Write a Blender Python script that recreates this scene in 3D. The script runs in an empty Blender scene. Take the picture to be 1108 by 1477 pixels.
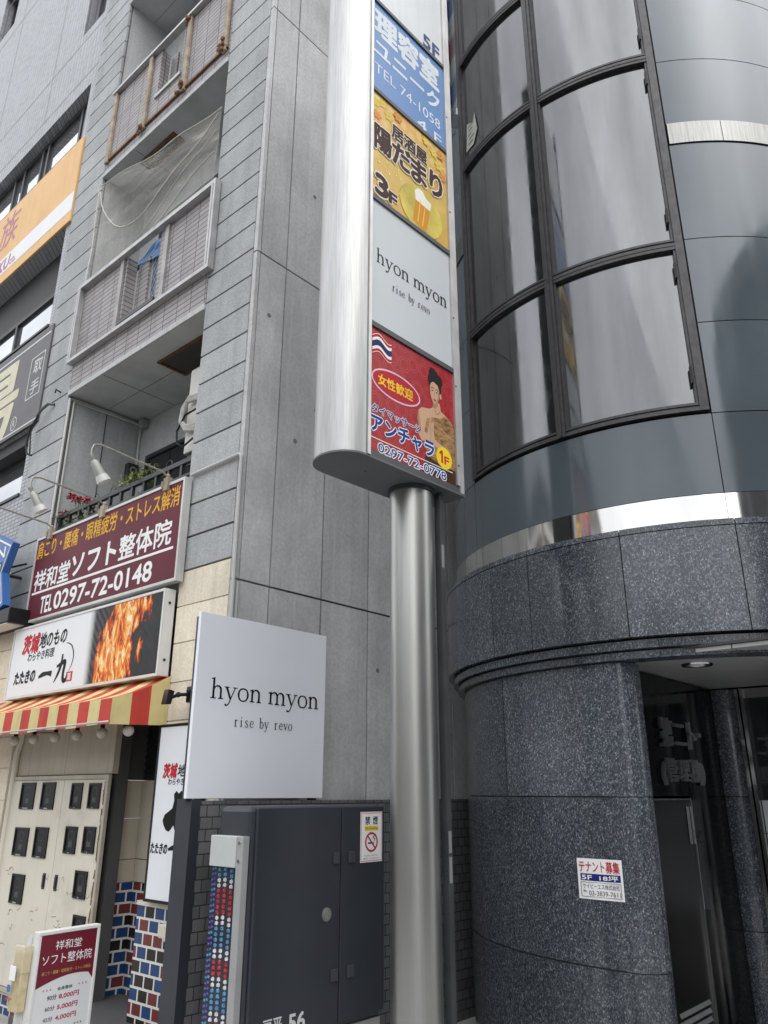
import bpy, bmesh, math, random
from mathutils import Vector, Matrix
random.seed(7)
R = math.radians
S = bpy.context.scene
COL = S.collection

# ------------------------------------------------------------------ camera
CAM_H = 1.65
yaw, pitch, roll = R(41.3), R(20.0), R(0.1)
hd = Vector((-math.sin(yaw), math.cos(yaw), 0)); rt = Vector((math.cos(yaw), math.sin(yaw), 0)); uz = Vector((0, 0, 1))
fw = hd * math.cos(pitch) + uz * math.sin(pitch); up = -hd * math.sin(pitch) + uz * math.cos(pitch)
rt2 = rt * math.cos(roll) + up * math.sin(roll); up2 = up * math.cos(roll) - rt * math.sin(roll)
cd = bpy.data.cameras.new('camera'); cam = bpy.data.objects.new('camera', cd); COL.objects.link(cam)
cd.sensor_fit = 'HORIZONTAL'; cd.sensor_width = 36; cd.lens = 36 * 1115 / 1108
cd.clip_start = .05; cd.clip_end = 3000
M = Matrix((rt2, up2, -fw)).transposed().to_4x4(); M.translation = Vector((0, 0, CAM_H)); cam.matrix_world = M
S.camera = cam

# ------------------------------------------------------------------ sky, sun, exposure
SUN_EL, SUN_AZ = R(54), R(98)          # azimuth clockwise from +Y
w = bpy.data.worlds.new('World'); S.world = w; w.use_nodes = True
nt = w.node_tree; N = nt.nodes; L = nt.links; bg = N['Background']
sky = N.new('ShaderNodeTexSky'); sky.sky_type = 'NISHITA'; sky.sun_disc = False
sky.sun_elevation = SUN_EL; sky.sun_rotation = SUN_AZ; sky.dust_density = 4; sky.air_density = 1.2
hs = N.new('ShaderNodeHueSaturation'); hs.inputs['Saturation'].default_value = .16
L.new(sky.outputs[0], hs.inputs['Color'])
tc = N.new('ShaderNodeTexCoord'); nz = N.new('ShaderNodeTexNoise'); nz.inputs['Scale'].default_value = 2.6; nz.inputs['Detail'].default_value = 7
nz.inputs['Roughness'].default_value = .55
L.new(tc.outputs['Generated'], nz.inputs['Vector'])
mr = N.new('ShaderNodeMapRange'); mr.inputs[1].default_value = .3; mr.inputs[2].default_value = .7; mr.inputs[3].default_value = .72; mr.inputs[4].default_value = 1.25
L.new(nz.outputs[0], mr.inputs[0])
mx = N.new('ShaderNodeMix'); mx.data_type = 'RGBA'; mx.blend_type = 'MULTIPLY'; mx.inputs[0].default_value = 1
cl = N.new('ShaderNodeMix'); cl.data_type = 'RGBA'; cl.inputs[0].default_value = .82; cl.inputs[7].default_value = (4.3, 4.42, 4.6, 1)   # closed cloud cover
L.new(hs.outputs[0], cl.inputs[6]); L.new(cl.outputs[2], mx.inputs[6])
sx_ = N.new('ShaderNodeSeparateXYZ'); L.new(tc.outputs['Generated'], sx_.inputs[0])
zg = N.new('ShaderNodeMapRange'); zg.inputs[1].default_value = 0; zg.inputs[2].default_value = 1; zg.inputs[3].default_value = .75; zg.inputs[4].default_value = 1.35; L.new(sx_.outputs[2], zg.inputs[0])
mm_ = N.new('ShaderNodeMath'); mm_.operation = 'MULTIPLY'; L.new(mr.outputs[0], mm_.inputs[0]); L.new(zg.outputs[0], mm_.inputs[1])
L.new(mm_.outputs[0], mx.inputs[7])
L.new(mx.outputs[2], bg.inputs['Color']); bg.inputs['Strength'].default_value = .14
sd = bpy.data.lights.new('sun', 'SUN'); sd.energy = .55; sd.angle = R(100); sd.color = (1, .97, .93)
so = bpy.data.objects.new('sun', sd); COL.objects.link(so)
dv = Vector((math.sin(SUN_AZ) * math.cos(SUN_EL), math.cos(SUN_AZ) * math.cos(SUN_EL), math.sin(SUN_EL)))
so.rotation_euler = dv.to_track_quat('Z', 'Y').to_euler(); so.location = (0, -8, 20)
S.view_settings.view_transform = 'Standard'; S.view_settings.look = 'None'; S.view_settings.exposure = 1.46; S.view_settings.gamma = 1
S.render.engine = 'CYCLES'; S.cycles.max_bounces = 8; S.cycles.use_denoising = True

# ------------------------------------------------------------------ materials
def nodes(name):
    m = bpy.data.materials.new(name); m.use_nodes = True
    return m, m.node_tree.nodes, m.node_tree.links, m.node_tree.nodes['Principled BSDF']
def pos(N): return N.new('ShaderNodeNewGeometry').outputs['Position']
def mapping(N, L, vec, scale=(1, 1, 1), loc=(0, 0, 0), rot=(0, 0, 0)):
    n = N.new('ShaderNodeMapping'); n.inputs['Scale'].default_value = scale; n.inputs['Location'].default_value = loc; n.inputs['Rotation'].default_value = rot
    L.new(vec, n.inputs[0]); return n.outputs[0]
def noise(N, L, vec, scale, detail=5, rough=.55, dist=0):
    n = N.new('ShaderNodeTexNoise'); n.inputs['Scale'].default_value = scale; n.inputs['Detail'].default_value = detail
    n.inputs['Roughness'].default_value = rough; n.inputs['Distortion'].default_value = dist
    L.new(vec, n.inputs['Vector']); return n.outputs[0]
def ramp(N, L, fac, stops, interp='LINEAR'):
    n = N.new('ShaderNodeValToRGB'); n.color_ramp.interpolation = interp; e = n.color_ramp.elements
    while len(e) < len(stops): e.new(.5)
    for k, (p, c) in enumerate(stops):
        e[k].position = p; e[k].color = (c, c, c, 1) if isinstance(c, (int, float)) else (*c, 1)
    L.new(fac, n.inputs[0]); return n.outputs[0]
def mixc(N, L, fac, a, b, mode='MIX'):
    n = N.new('ShaderNodeMix'); n.data_type = 'RGBA'; n.blend_type = mode
    for i, v in ((0, fac), (6, a), (7, b)):
        if hasattr(v, 'is_linked') or hasattr(v, 'links'): L.new(v, n.inputs[i])
        elif i == 0: n.inputs[0].default_value = v
        else: n.inputs[i].default_value = (*v, 1) if not isinstance(v, (int, float)) else (v, v, v, 1)
    return n.outputs[2]
def math_(N, L, op, a, b=None):
    n = N.new('ShaderNodeMath'); n.operation = op
    for i, v in enumerate((a, b)):
        if v is None: continue
        if isinstance(v, (int, float)): n.inputs[i].default_value = v
        else: L.new(v, n.inputs[i])
    return n.outputs[0]
def island(N, L, c, a, b):
    r_ = ramp(N, L, N.new('ShaderNodeNewGeometry').outputs['Random Per Island'], [(0, a), (1, b)]); return mixc(N, L, 1.0, c, r_, 'MULTIPLY')
def bump(N, L, bs, h, strength=.3, dist=.01):
    n = N.new('ShaderNodeBump'); n.inputs['Strength'].default_value = strength; n.inputs['Distance'].default_value = dist
    L.new(h, n.inputs['Height']); L.new(n.outputs[0], bs.inputs['Normal'])
def wallvec(N, L):
    """(x+y, z) in metres: runs along both families of wall"""
    s = N.new('ShaderNodeSeparateXYZ'); L.new(pos(N), s.inputs[0])
    a = math_(N, L, 'ADD', s.outputs[0], s.outputs[1])
    c = N.new('ShaderNodeCombineXYZ'); L.new(a, c.inputs[0]); L.new(s.outputs[2], c.inputs[1]); return c.outputs[0]
def mat(name, base, rough=.5, metal=0, var=.08, vs=4, streak=0, dirt=0, bmp=0, bs_=60, spec=.5, coat=0, rvar=0):
    m, N, L, b = nodes(name)
    p = pos(N); c = base
    b.inputs['Roughness'].default_value = rough; b.inputs['Metallic'].default_value = metal
    b.inputs['Specular IOR Level'].default_value = spec
    if coat: b.inputs['Coat Weight'].default_value = coat; b.inputs['Coat Roughness'].default_value = .04
    lo = tuple(max(0, v * (1 - var)) for v in base); hi = tuple(min(1, v * (1 + var)) for v in base)
    col = ramp(N, L, noise(N, L, p, vs), [(.3, lo), (.7, hi)])
    if streak:
        sv = noise(N, L, mapping(N, L, p, (7, 7, .35)), 1.6, 6, .6)
        col = mixc(N, L, ramp(N, L, sv, [(.5, 0), (.75, streak)]), col, tuple(v * .45 for v in base))
    if dirt:
        dn = noise(N, L, p, 1.3, 8, .65)
        col = mixc(N, L, ramp(N, L, dn, [(.5, 0), (.78, dirt)]), col, (.10, .085, .065))
    L.new(col, b.inputs['Base Color'])
    if bmp: bump(N, L, b, noise(N, L, p, bs_, 4), bmp, .006)
    if rvar:
        L.new(ramp(N, L, noise(N, L, p, 6, 6), [(.3, max(.02, rough - rvar)), (.7, rough + rvar)]), b.inputs['Roughness'])
    return m
def stone_mat(name, base, speck=.25, streak=.25, scale=150, dirt=0):
    m, N, L, b = nodes(name); p = pos(N)
    n1 = noise(N, L, p, scale, 3, .7); n2 = noise(N, L, p, 2.2, 6, .6)
    lo = tuple(v * (1 - speck) for v in base); hi = tuple(min(1, v * (1 + speck)) for v in base)
    c = ramp(N, L, n1, [(.35, lo), (.65, hi)])
    c = mixc(N, L, .6, c, ramp(N, L, n2, [(.3, .75), (.7, 1.15)]), 'MULTIPLY')
    sv = noise(N, L, mapping(N, L, p, (6, 6, .3)), 1.7, 6, .62)
    c = mixc(N, L, ramp(N, L, sv, [(.5, 0), (.78, streak)]), c, tuple(v * .4 for v in base))
    if dirt: c = mixc(N, L, ramp(N, L, noise(N, L, p, 1.1, 8, .7), [(.52, 0), (.75, dirt)]), c, (.12, .10, .075))
    c = island(N, L, c, .90, 1.08)
    L.new(c, b.inputs['Base Color']); b.inputs['Roughness'].default_value = .82
    if name == 'grey_panel':
        c = mixc(N, L, ramp(N, L, noise(N, L, mapping(N, L, p, (1, 1, .6)), .9, 9, .72), [(.48, 0), (.62, .38)]), c, tuple(v * .58 for v in base))
        c = mixc(N, L, ramp(N, L, noise(N, L, mapping(N, L, p, (11, 11, .22)), 1.3, 6, .6), [(.56, 0), (.72, .3)]), c, tuple(min(1, v * 1.25) for v in base))
        L.new(c, b.inputs['Base Color'])
    bump(N, L, b, n1, .25, .003)
    return m
def brick_mat(name, cols, mortar, bw, bh, ms=.004, offset=.5, rough=.5, spec=.4, var=.15, soft=0, stops=None):
    m, N, L, b = nodes(name); v = wallvec(N, L)
    t = N.new('ShaderNodeTexBrick'); t.offset = offset; t.inputs['Scale'].default_value = 1
    t.inputs['Brick Width'].default_value = bw; t.inputs['Row Height'].default_value = bh
    t.inputs['Mortar Size'].default_value = ms; t.inputs['Mortar Smooth'].default_value = .15; t.inputs['Bias'].default_value = 0
    t.inputs['Color1'].default_value = (0, 0, 0, 1); t.inputs['Color2'].default_value = (1, 1, 1, 1); t.inputs['Mortar'].default_value = (.5, .5, .5, 1)
    L.new(v, t.inputs['Vector'])
    k = len(cols)
    st = stops or [((i / k) if k > 1 else 0, c) for i, c in enumerate(cols)]
    c = ramp(N, L, t.outputs['Color'], st, 'CONSTANT' if k > 2 else 'LINEAR')
    c = mixc(N, L, .7, c, ramp(N, L, noise(N, L, pos(N), 3.1, 6, .6), [(.3, 1 - var), (.7, 1 + var)]), 'MULTIPLY')
    sv = noise(N, L, mapping(N, L, pos(N), (6, 6, .4)), 1.5, 5, .6)
    c = mixc(N, L, ramp(N, L, sv, [(.52, 0), (.8, .3)]), c, (.08, .075, .07))
    c = mixc(N, L, t.outputs['Fac'], c, mortar)
    L.new(c, b.inputs['Base Color']); b.inputs['Roughness'].default_value = rough; b.inputs['Specular IOR Level'].default_value = spec
    inv = math_(N, L, 'SUBTRACT', 1, t.outputs['Fac']); bump(N, L, b, inv, .6, .004)
    return m
def granite_mat(name, k=1.0, rough=.1):
    m, N, L, b = nodes(name); p = pos(N)
    wp = N.new('ShaderNodeTexNoise'); wp.inputs['Scale'].default_value = 35; L.new(p, wp.inputs['Vector'])
    off = N.new('ShaderNodeVectorMath'); off.operation = 'SCALE'; off.inputs[3].default_value = .012; L.new(wp.outputs[1], off.inputs[0])
    ad = N.new('ShaderNodeVectorMath'); L.new(p, ad.inputs[0]); L.new(off.outputs[0], ad.inputs[1])
    vo = N.new('ShaderNodeTexVoronoi'); vo.inputs['Scale'].default_value = 150; vo.inputs['Randomness'].default_value = 1
    L.new(mapping(N, L, ad.outputs[0], (1, 1, .62), rot=(.5, .3, .2)), vo.inputs['Vector'])
    sp = N.new('ShaderNodeSeparateColor'); L.new(vo.outputs['Color'], sp.inputs[0])
    vo2 = N.new('ShaderNodeTexVoronoi'); vo2.inputs['Scale'].default_value = 300; L.new(mapping(N, L, ad.outputs[0], (1, .6, 1), rot=(.2, .9, .4)), vo2.inputs['Vector'])
    sp2 = N.new('ShaderNodeSeparateColor'); L.new(vo2.outputs['Color'], sp2.inputs[0])
    c1 = ramp(N, L, sp.outputs[0], [(0, (.018 * k, .0205 * k, .024 * k)), (.45, (.033 * k, .038 * k, .046 * k)), (.75, (.052 * k, .061 * k, .073 * k)), (.92, (.082 * k, .092 * k, .101 * k)), (.985, (.125 * k, .138 * k, .148 * k))])
    c2 = ramp(N, L, sp2.outputs[1], [(.3, .6), (.7, 1.0), (.95, 1.7)])
    c = mixc(N, L, .8, c1, c2, 'MULTIPLY')
    c = mixc(N, L, .6, c, ramp(N, L, noise(N, L, p, 1.2, 5, .6), [(.3, .7), (.7, 1.35)]), 'MULTIPLY')
    c = island(N, L, c, .80, 1.18)
    L.new(c, b.inputs['Base Color'])
    L.new(ramp(N, L, noise(N, L, mapping(N, L, p, (3, 3, .8)), 2.5, 6, .6), [(.35, rough), (.7, rough + .16)]), b.inputs['Roughness'])
    b.inputs['Specular IOR Level'].default_value = .6
    return m
def steel_mat(name, base, rough, grain=0, warm=0, rl=.1):
    m, N, L, b = nodes(name); p = pos(N)
    n1 = noise(N, L, mapping(N, L, p, (90, 90, 3)), 1, 4, .6); n2 = noise(N, L, mapping(N, L, p, (5, 5, 1.2)), 1, 6, .6)
    c = mixc(N, L, .7, base, ramp(N, L, n1, [(.3, 1 - grain), (.7, 1 + grain)]), 'MULTIPLY')
    c = mixc(N, L, ramp(N, L, n2, [(.5, 0), (.8, .35 if warm else .12)]), c, (.42, .38, .27) if warm else (.5, .5, .5))
    L.new(c, b.inputs['Base Color']); b.inputs['Metallic'].default_value = 1
    L.new(ramp(N, L, n2, [(.3, rough), (.75, rough + rl)]), b.inputs['Roughness'])
    if grain > .1: bump(N, L, b, n1, .05, .001)
    return m

groove = stone_mat('groove_grey', (.15, .15, .15), .1, .2, 60)
concrete = stone_mat('grey_panel', (.53, .54, .54), .1, .3, 30)
stone = stone_mat('grey_stone', (.37, .38, .385), .2, .35, 75)
beige = stone_mat('beige_stone', (.74, .67, .54), .1, .35, 60, .2)
soffit = mat('soffit_paint', (.48, .49, .49), .8, var=.12, vs=2, dirt=.35, bmp=.1)
plaster = stone_mat('inner_plaster', (.48, .49, .49), .08, .4, 30, .25)
joint = mat('dark_joint', (.06, .06, .06), .9)
tile = brick_mat('balcony_tile', [(.27, .245, .25), (.33, .305, .305)], (.05, .045, .045), .235, .062, .005, 0, .55)
mosaic = brick_mat('mosaic_tile', [(.26, .275, .30), (.36, .375, .40)], (.13, .13, .14), .1, .05, .008, 0, .4, .5, .12)
darktile = brick_mat('dark_wall_tile', [(.095, .095, .10), (.135, .135, .14)], (.03, .03, .03), .10, .075, .004, .5, .6)
colortile = brick_mat('brick_tile', [(.018, .014, .010), (.16, .035, .03), (.018, .055, .16), (.03, .012, .012)], (.62, .62, .58), .125, .088, .009, .5, .25, .3, .1,
                      stops=[(0, (.018, .015, .012)), (.32, (.15, .03, .028)), (.52, (.016, .05, .15)), (.74, (.13, .028, .026)), (.86, (.016, .05, .15))])
steel_trim = mat('aluminium_trim', (.42, .42, .42), .45, .5, .15, 7, .4, .25)
steel_old = mat('rusty_trim', (.36, .29, .22), .7, .1, .35, 9, .6, .7)
darkmetal = mat('dark_metal', (.05, .05, .055), .45, .4, .2)
blackm = mat('black_plastic', (.010, .010, .011), .4, spec=.25)
black = mat('black_print', (.008, .008, .009), .5)
white = mat('white_print', (.80, .80, .80), .5, var=.03)
whitepanel = mat('white_acrylic', (.50, .53, .545), .32, var=.02, vs=1.5, spec=.45)
board_w = mat('white_board', (.78, .80, .85), .38, var=.02, vs=1)
glass_d = mat('window_glass', (.46, .47, .49), .04, .85, .12, 1.5)
darkvoid = mat('dark_interior', (.012, .012, .014), .9)
navy = mat('navy_paint', (.029, .033, .042), .38, 0, .1, 3, .15, spec=.5)
cream = mat('cream_paint', (.66, .62, .52), .5, 0, .06, 2, .14, .4)
creamwall = mat('cream_panel', (.46, .42, .34), .55, 0, .06, 2, .3, .2)
wframe = mat('bronze_frame', (.055, .053, .056), .42, .5, .25, 20, .2)
soft_white = mat('sign_white_box', (.66, .66, .64), .45, 0, .04, 3, .25)
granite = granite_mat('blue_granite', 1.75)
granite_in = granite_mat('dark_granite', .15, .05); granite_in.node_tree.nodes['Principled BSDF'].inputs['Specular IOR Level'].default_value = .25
brushed = steel_mat('brushed_steel', (.40, .40, .395), .42, .2)
polesteel = steel_mat('pole_steel', (.40, .40, .385), .33, .05, 1)
mirror = steel_mat('mirror_steel', (.62, .61, .59), .05, .02, 0, .05)
chrome = steel_mat('polished_steel', (.6, .6, .6), .08); letter_steel = steel_mat('letter_steel', (.75, .75, .74), .3)
maroon = mat('maroon_print', (.125, .022, .034), .45, 0, .12, 2, .25)
maroon2 = mat('maroon_poster', (.15, .012, .025), .35, 0, .03)
yellow_p = mat('yellow_print', (.72, .40, .035), .5, 0, .08)
red_p = mat('red_print', (.48, .02, .03), .5, var=.05)
blue_p = mat('blue_print', (.015, .045, .25), .5, var=.05)
rust = mat('rust', (.16, .07, .03), .85, 0, .4, 15, .3, .3)
grey_print = mat('grey_print', (.10, .10, .10), .6)
def clad():
    m, N, L, b = nodes('cladding_panel'); p = pos(N)
    c = ramp(N, L, noise(N, L, p, 1.3, 4), [(.3, (.074, .093, .107)), (.7, (.088, .110, .126))])
    sp = noise(N, L, p, 260, 2, .8)
    c = mixc(N, L, ramp(N, L, sp, [(.72, 0), (.78, .35)]), c, (.35, .38, .4)); c = island(N, L, c, .93, 1.06)
    L.new(c, b.inputs['Base Color']); b.inputs['Roughness'].default_value = .09
    L.new(ramp(N, L, noise(N, L, mapping(N, L, p, (3, 3, .5)), 2, 6), [(.35, .06), (.75, .2)]), b.inputs['Roughness'])
    b.inputs['Specular IOR Level'].default_value = .6; b.inputs['Metallic'].default_value = .08
    return m
cladding = clad()
def winmat():
    m, N, L, b = nodes('reflective_glass'); p = pos(N)
    n = noise(N, L, mapping(N, L, p, (4, 4, .5)), 1.6, 7, .62); n2 = noise(N, L, p, 5, 8, .65)
    c = ramp(N, L, n, [(.3, (.138, .139, .144)), (.7, (.172, .173, .179))])
    c = mixc(N, L, ramp(N, L, n2, [(.55, 0), (.8, .35)]), c, (.15, .147, .147))
    L.new(c, b.inputs['Base Color']); b.inputs['Metallic'].default_value = .92
    L.new(ramp(N, L, n2, [(.4, .05), (.8, .2)]), b.inputs['Roughness'])
    return m
towerglass = winmat()

# ------------------------------------------------------------------ mesh building
class Plane:
    def __init__(s, o, u, n): s.o = Vector(o); s.u = Vector(u).normalized(); s.v = Vector((0, 0, 1)); s.n = Vector(n).normalized()
    def P(s, a, b, h=0): return s.o + s.u * a + s.v * b + s.n * h
def front(y): return Plane((0, y, 0), (1, 0, 0), (0, -1, 0))      # a = x, b = z
def side(x): return Plane((x, 0, 0), (0, 1, 0), (1, 0, 0))        # a = y, b = z
TEXT = {}
def glyphs(body):
    key = body
    if key not in TEXT:
        c = bpy.data.curves.new('t', 'FONT'); c.body = body; c.resolution_u = 3
        o = bpy.data.objects.new('t', c); COL.objects.link(o)
        dg = bpy.context.evaluated_depsgraph_get(); me = bpy.data.meshes.new_from_object(o.evaluated_get(dg))
        TEXT[key] = ([(v.co.x, v.co.y) for v in me.vertices], [tuple(f.vertices) for f in me.polygons])
        bpy.data.objects.remove(o); bpy.data.curves.remove(c); bpy.data.meshes.remove(me)
    return TEXT[key]
class MB:
    def __init__(s): s.v = []; s.f = []; s.m = []; s.uv = {}; s.mi = 0; s.k = 0
    def add(s, vs, fs, uvs=None):
        n = len(s.v); s.v += [Vector(v) for v in vs]
        for i, f in enumerate(fs):
            if uvs: s.uv[len(s.f)] = uvs[i]
            s.f.append(tuple(n + j for j in f)); s.m.append(s.mi)
        return s
    def box(s, x0, x1, y0, y1, z0, z1):
        vs = [(x, y, z) for z in (z0, z1) for y in (y0, y1) for x in (x0, x1)]
        return s.add(vs, [(0, 2, 3, 1), (4, 5, 7, 6), (0, 1, 5, 4), (1, 3, 7, 5), (3, 2, 6, 7), (2, 0, 4, 6)])
    def plate(s, P, a0, a1, b0, b1, h0, h1):
        vs = [P.P(a, b, h) for h in (h0, h1) for b in (b0, b1) for a in (a0, a1)]
        return s.add(vs, [(0, 2, 3, 1), (4, 5, 7, 6), (0, 1, 5, 4), (1, 3, 7, 5), (3, 2, 6, 7), (2, 0, 4, 6)])
    def frame(s, P, a0, a1, b0, b1, t, h0, h1):
        s.plate(P, a0, a1, b1 - t, b1, h0, h1); s.plate(P, a0, a1, b0, b0 + t, h0, h1)
        s.plate(P, a0, a0 + t, b0 + t, b1 - t, h0, h1); return s.plate(P, a1 - t, a1, b0 + t, b1 - t, h0, h1)
    def poly(s, P, pts, h): return s.add([P.P(a, b, h) for a, b in pts], [tuple(range(len(pts)))])
    def prism(s, P, pts, h0, h1):
        n = len(pts); return s.add([P.P(a, b, h0) for a, b in pts] + [P.P(a, b, h1) for a, b in pts],
            [tuple(range(n))[::-1], tuple(range(n, 2 * n))] + [(i, (i + 1) % n, n + (i + 1) % n, n + i) for i in range(n)])
    def ring(s, P, a, b, r0x, r0y, r1x, r1y, h, n=40):
        vs = []
        for i in range(n):
            t = 2 * math.pi * i / n; vs += [P.P(a + r0x * math.cos(t), b + r0y * math.sin(t), h), P.P(a + r1x * math.cos(t), b + r1y * math.sin(t), h)]
        return s.add(vs, [(2 * i, 2 * i + 1, (2 * i + 3) % (2 * n), (2 * i + 2) % (2 * n)) for i in range(n)])
    def disc(s, P, a, b, rx, ry, h, n=32, rot=0):
        cr, sr = math.cos(rot), math.sin(rot)
        return s.poly(P, [(a + rx * math.cos(t) * cr - ry * math.sin(t) * sr, b + rx * math.cos(t) * sr + ry * math.sin(t) * cr) for t in [2 * math.pi * i / n for i in range(n)]], h)
    def tube(s, pts, r, n=8, caps=True):
        pts = [Vector(p) for p in pts]; rs = r if isinstance(r, (list, tuple)) else [r] * len(pts); rings = []
        t0 = (pts[1] - pts[0]).normalized(); a = t0.orthogonal().normalized()
        for i, p in enumerate(pts):
            t = (pts[min(i + 1, len(pts) - 1)] - pts[max(i - 1, 0)]).normalized()
            a = (a - t * a.dot(t)).normalized(); b = t.cross(a)
            rings.append([p + (a * math.cos(2 * math.pi * k / n) + b * math.sin(2 * math.pi * k / n)) * rs[i] for k in range(n)])
        vs = [v for q in rings for v in q]; fs = []
        for i in range(len(pts) - 1):
            for k in range(n): fs.append((i * n + k, i * n + (k + 1) % n, (i + 1) * n + (k + 1) % n, (i + 1) * n + k))
        if caps: fs += [tuple(range(n))[::-1], tuple(range((len(pts) - 1) * n, len(pts) * n))]
        return s.add(vs, fs)
    def cyl(s, x, y, z0, z1, r, n=48, r1=None):
        return s.tube([(x, y, z0), (x, y, z1)], [r, r if r1 is None else r1], n)
    def arc(s, c, R0, R1, a0, a1, z0, z1, seg=2.0):
        """curved block between radii R0<R1, angles (deg, 0 = -Y, + toward +X), heights"""
        n = max(2, int(math.ceil(abs(a1 - a0) / seg))); vs = []
        for i in range(n + 1):
            t = R(a0 + (a1 - a0) * i / n); dx, dy = math.sin(t), -math.cos(t)
            for rr in (R0, R1):
                for z in (z0, z1): vs.append((c[0] + rr * dx, c[1] + rr * dy, z))
        fs = [(0, 1, 3, 2), (4 * n, 4 * n + 2, 4 * n + 3, 4 * n + 1)]
        for i in range(n):
            q = 4 * i; w_ = q + 4
            fs += [(q + 2, q + 3, w_ + 3, w_ + 2), (q, w_, w_ + 1, q + 1), (q + 1, w_ + 1, w_ + 3, q + 3), (q, q + 2, w_ + 2, w_)]
        return s.add(vs, fs)
    def ball(s, c, r, n=12, sz=1):
        vs = []; fs = []; h = n // 2
        for j in range(h + 1):
            t = math.pi * j / h
            for i in range(n):
                p = 2 * math.pi * i / n; vs.append((c[0] + r * math.sin(t) * math.cos(p), c[1] + r * math.sin(t) * math.sin(p), c[2] + r * sz * math.cos(t)))
        for j in range(h):
            for i in range(n): fs.append((j * n + i, (j + 1) * n + i, (j + 1) * n + (i + 1) % n, j * n + (i + 1) % n))
        return s.add(vs, fs)
    def text(s, P, body, a0, a1, b0, b1, h, bold=0, shear=0):
        vs, fs = glyphs(body)
        x0 = min(p[0] for p in vs); x1 = max(p[0] for p in vs); y0 = min(p[1] for p in vs); y1 = max(p[1] for p in vs)
        sx = (a1 - a0) / (x1 - x0); sy = (b1 - b0) / max(y1 - y0, .05); e = bold * math.sqrt(abs(sx * sy))
        n = 0 if not bold else (4 if e < .004 else 8); sh = [(0, 0)] + [(e * math.cos(2 * math.pi * k / n + .7854), e * math.sin(2 * math.pi * k / n + .7854)) for k in range(n)]
        for k, (dx, dy) in enumerate(sh):   # a heavier weight is the same letter laid on again, shifted by a hair
            s.add([P.P(a0 + (x - x0) * sx + shear * (y - y0) * sy + dx, b0 + (y - y0) * sy + dy, h + k * .00005) for x, y in vs], fs)
        return s
    def stroke(s, P, pts, ws, h, sub=5):
        """brush stroke through pts with half widths ws"""
        if isinstance(ws, (int, float)): ws = [ws] * len(pts)
        q = []
        if len(pts) > 2:
            E = [(2 * pts[0][0] - pts[1][0], 2 * pts[0][1] - pts[1][1])] + list(pts) + [(2 * pts[-1][0] - pts[-2][0], 2 * pts[-1][1] - pts[-2][1])]
            for i in range(len(pts) - 1):
                p0, p1, p2, p3 = E[i:i + 4]
                for k in range(sub):
                    t = k / sub
                    f = lambda d: .5 * (2 * p1[d] + (p2[d] - p0[d]) * t + (2 * p0[d] - 5 * p1[d] + 4 * p2[d] - p3[d]) * t * t + (3 * p1[d] - p0[d] - 3 * p2[d] + p3[d]) * t ** 3)
                    q.append((f(0), f(1), ws[i] * (1 - t) + ws[i + 1] * t))
            q.append((*pts[-1], ws[-1]))
        else: q = [(*pts[0], ws[0]), (*pts[1], ws[1])]
        vs = []
        for i, (x, y, w_) in enumerate(q):
            x0, y0 = q[max(i - 1, 0)][:2]; x1, y1 = q[min(i + 1, len(q) - 1)][:2]; l = math.hypot(x1 - x0, y1 - y0) or 1
            nx, ny = -(y1 - y0) / l, (x1 - x0) / l
            vs += [P.P(x + nx * w_, y + ny * w_, h + s.k * .00008), P.P(x - nx * w_, y - ny * w_, h + s.k * .00008)]
        s.k += 1
        return s.add(vs, [(2 * i, 2 * i + 1, 2 * i + 3, 2 * i + 2) for i in range(len(q) - 1)])
    def build(s, name, mats, parent=None, origin=None, smooth=False, bevel=0, kind=None, uvn=False):
        me = bpy.data.meshes.new(name)
        o = bpy.data.objects.new(name, me); COL.objects.link(o)
        base = Vector((0, 0, 0))
        if parent is not None:
            o.parent = parent; q = parent
            while q is not None: base += Vector(q.location); q = q.parent
        loc = Vector(origin) if origin is not None else (base if parent is not None else Vector((0, 0, 0)))
        if origin is None and parent is None and s.v:
            loc = Vector((sum(v.x for v in s.v) / len(s.v), sum(v.y for v in s.v) / len(s.v), min(v.z for v in s.v)))
        me.from_pydata([v - loc for v in s.v], [], s.f)
        for m_ in (mats if isinstance(mats, (list, tuple)) else [mats]): me.materials.append(m_)
        for p, i in zip(me.polygons, s.m): p.material_index = i
        if uvn:
            ul = me.uv_layers.new(name='UVMap')
            for p in me.polygons:
                for li, uv in zip(p.loop_indices, s.uv.get(p.index, [])): ul.data[li].uv = uv
        o.location = loc - base
        if smooth:
            for p in me.polygons: p.use_smooth = True
            me.set_sharp_from_angle(angle=R(40))
        if bevel:
            b = o.modifiers.new('bevel', 'BEVEL'); b.width = bevel; b.segments = 2; b.limit_method = 'ANGLE'
        if kind: o['kind'] = kind
        return o
def thing(name, label, cat, loc, group=None):
    o = bpy.data.objects.new(name, None); COL.objects.link(o); o.location = loc; o.empty_display_size = .2
    o['label'] = label; o['category'] = cat
    if group: o['group'] = group
    return o
def tag(o, label, cat, group=None):
    o['label'] = label; o['category'] = cat
    if group: o['group'] = group
    return o

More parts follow.
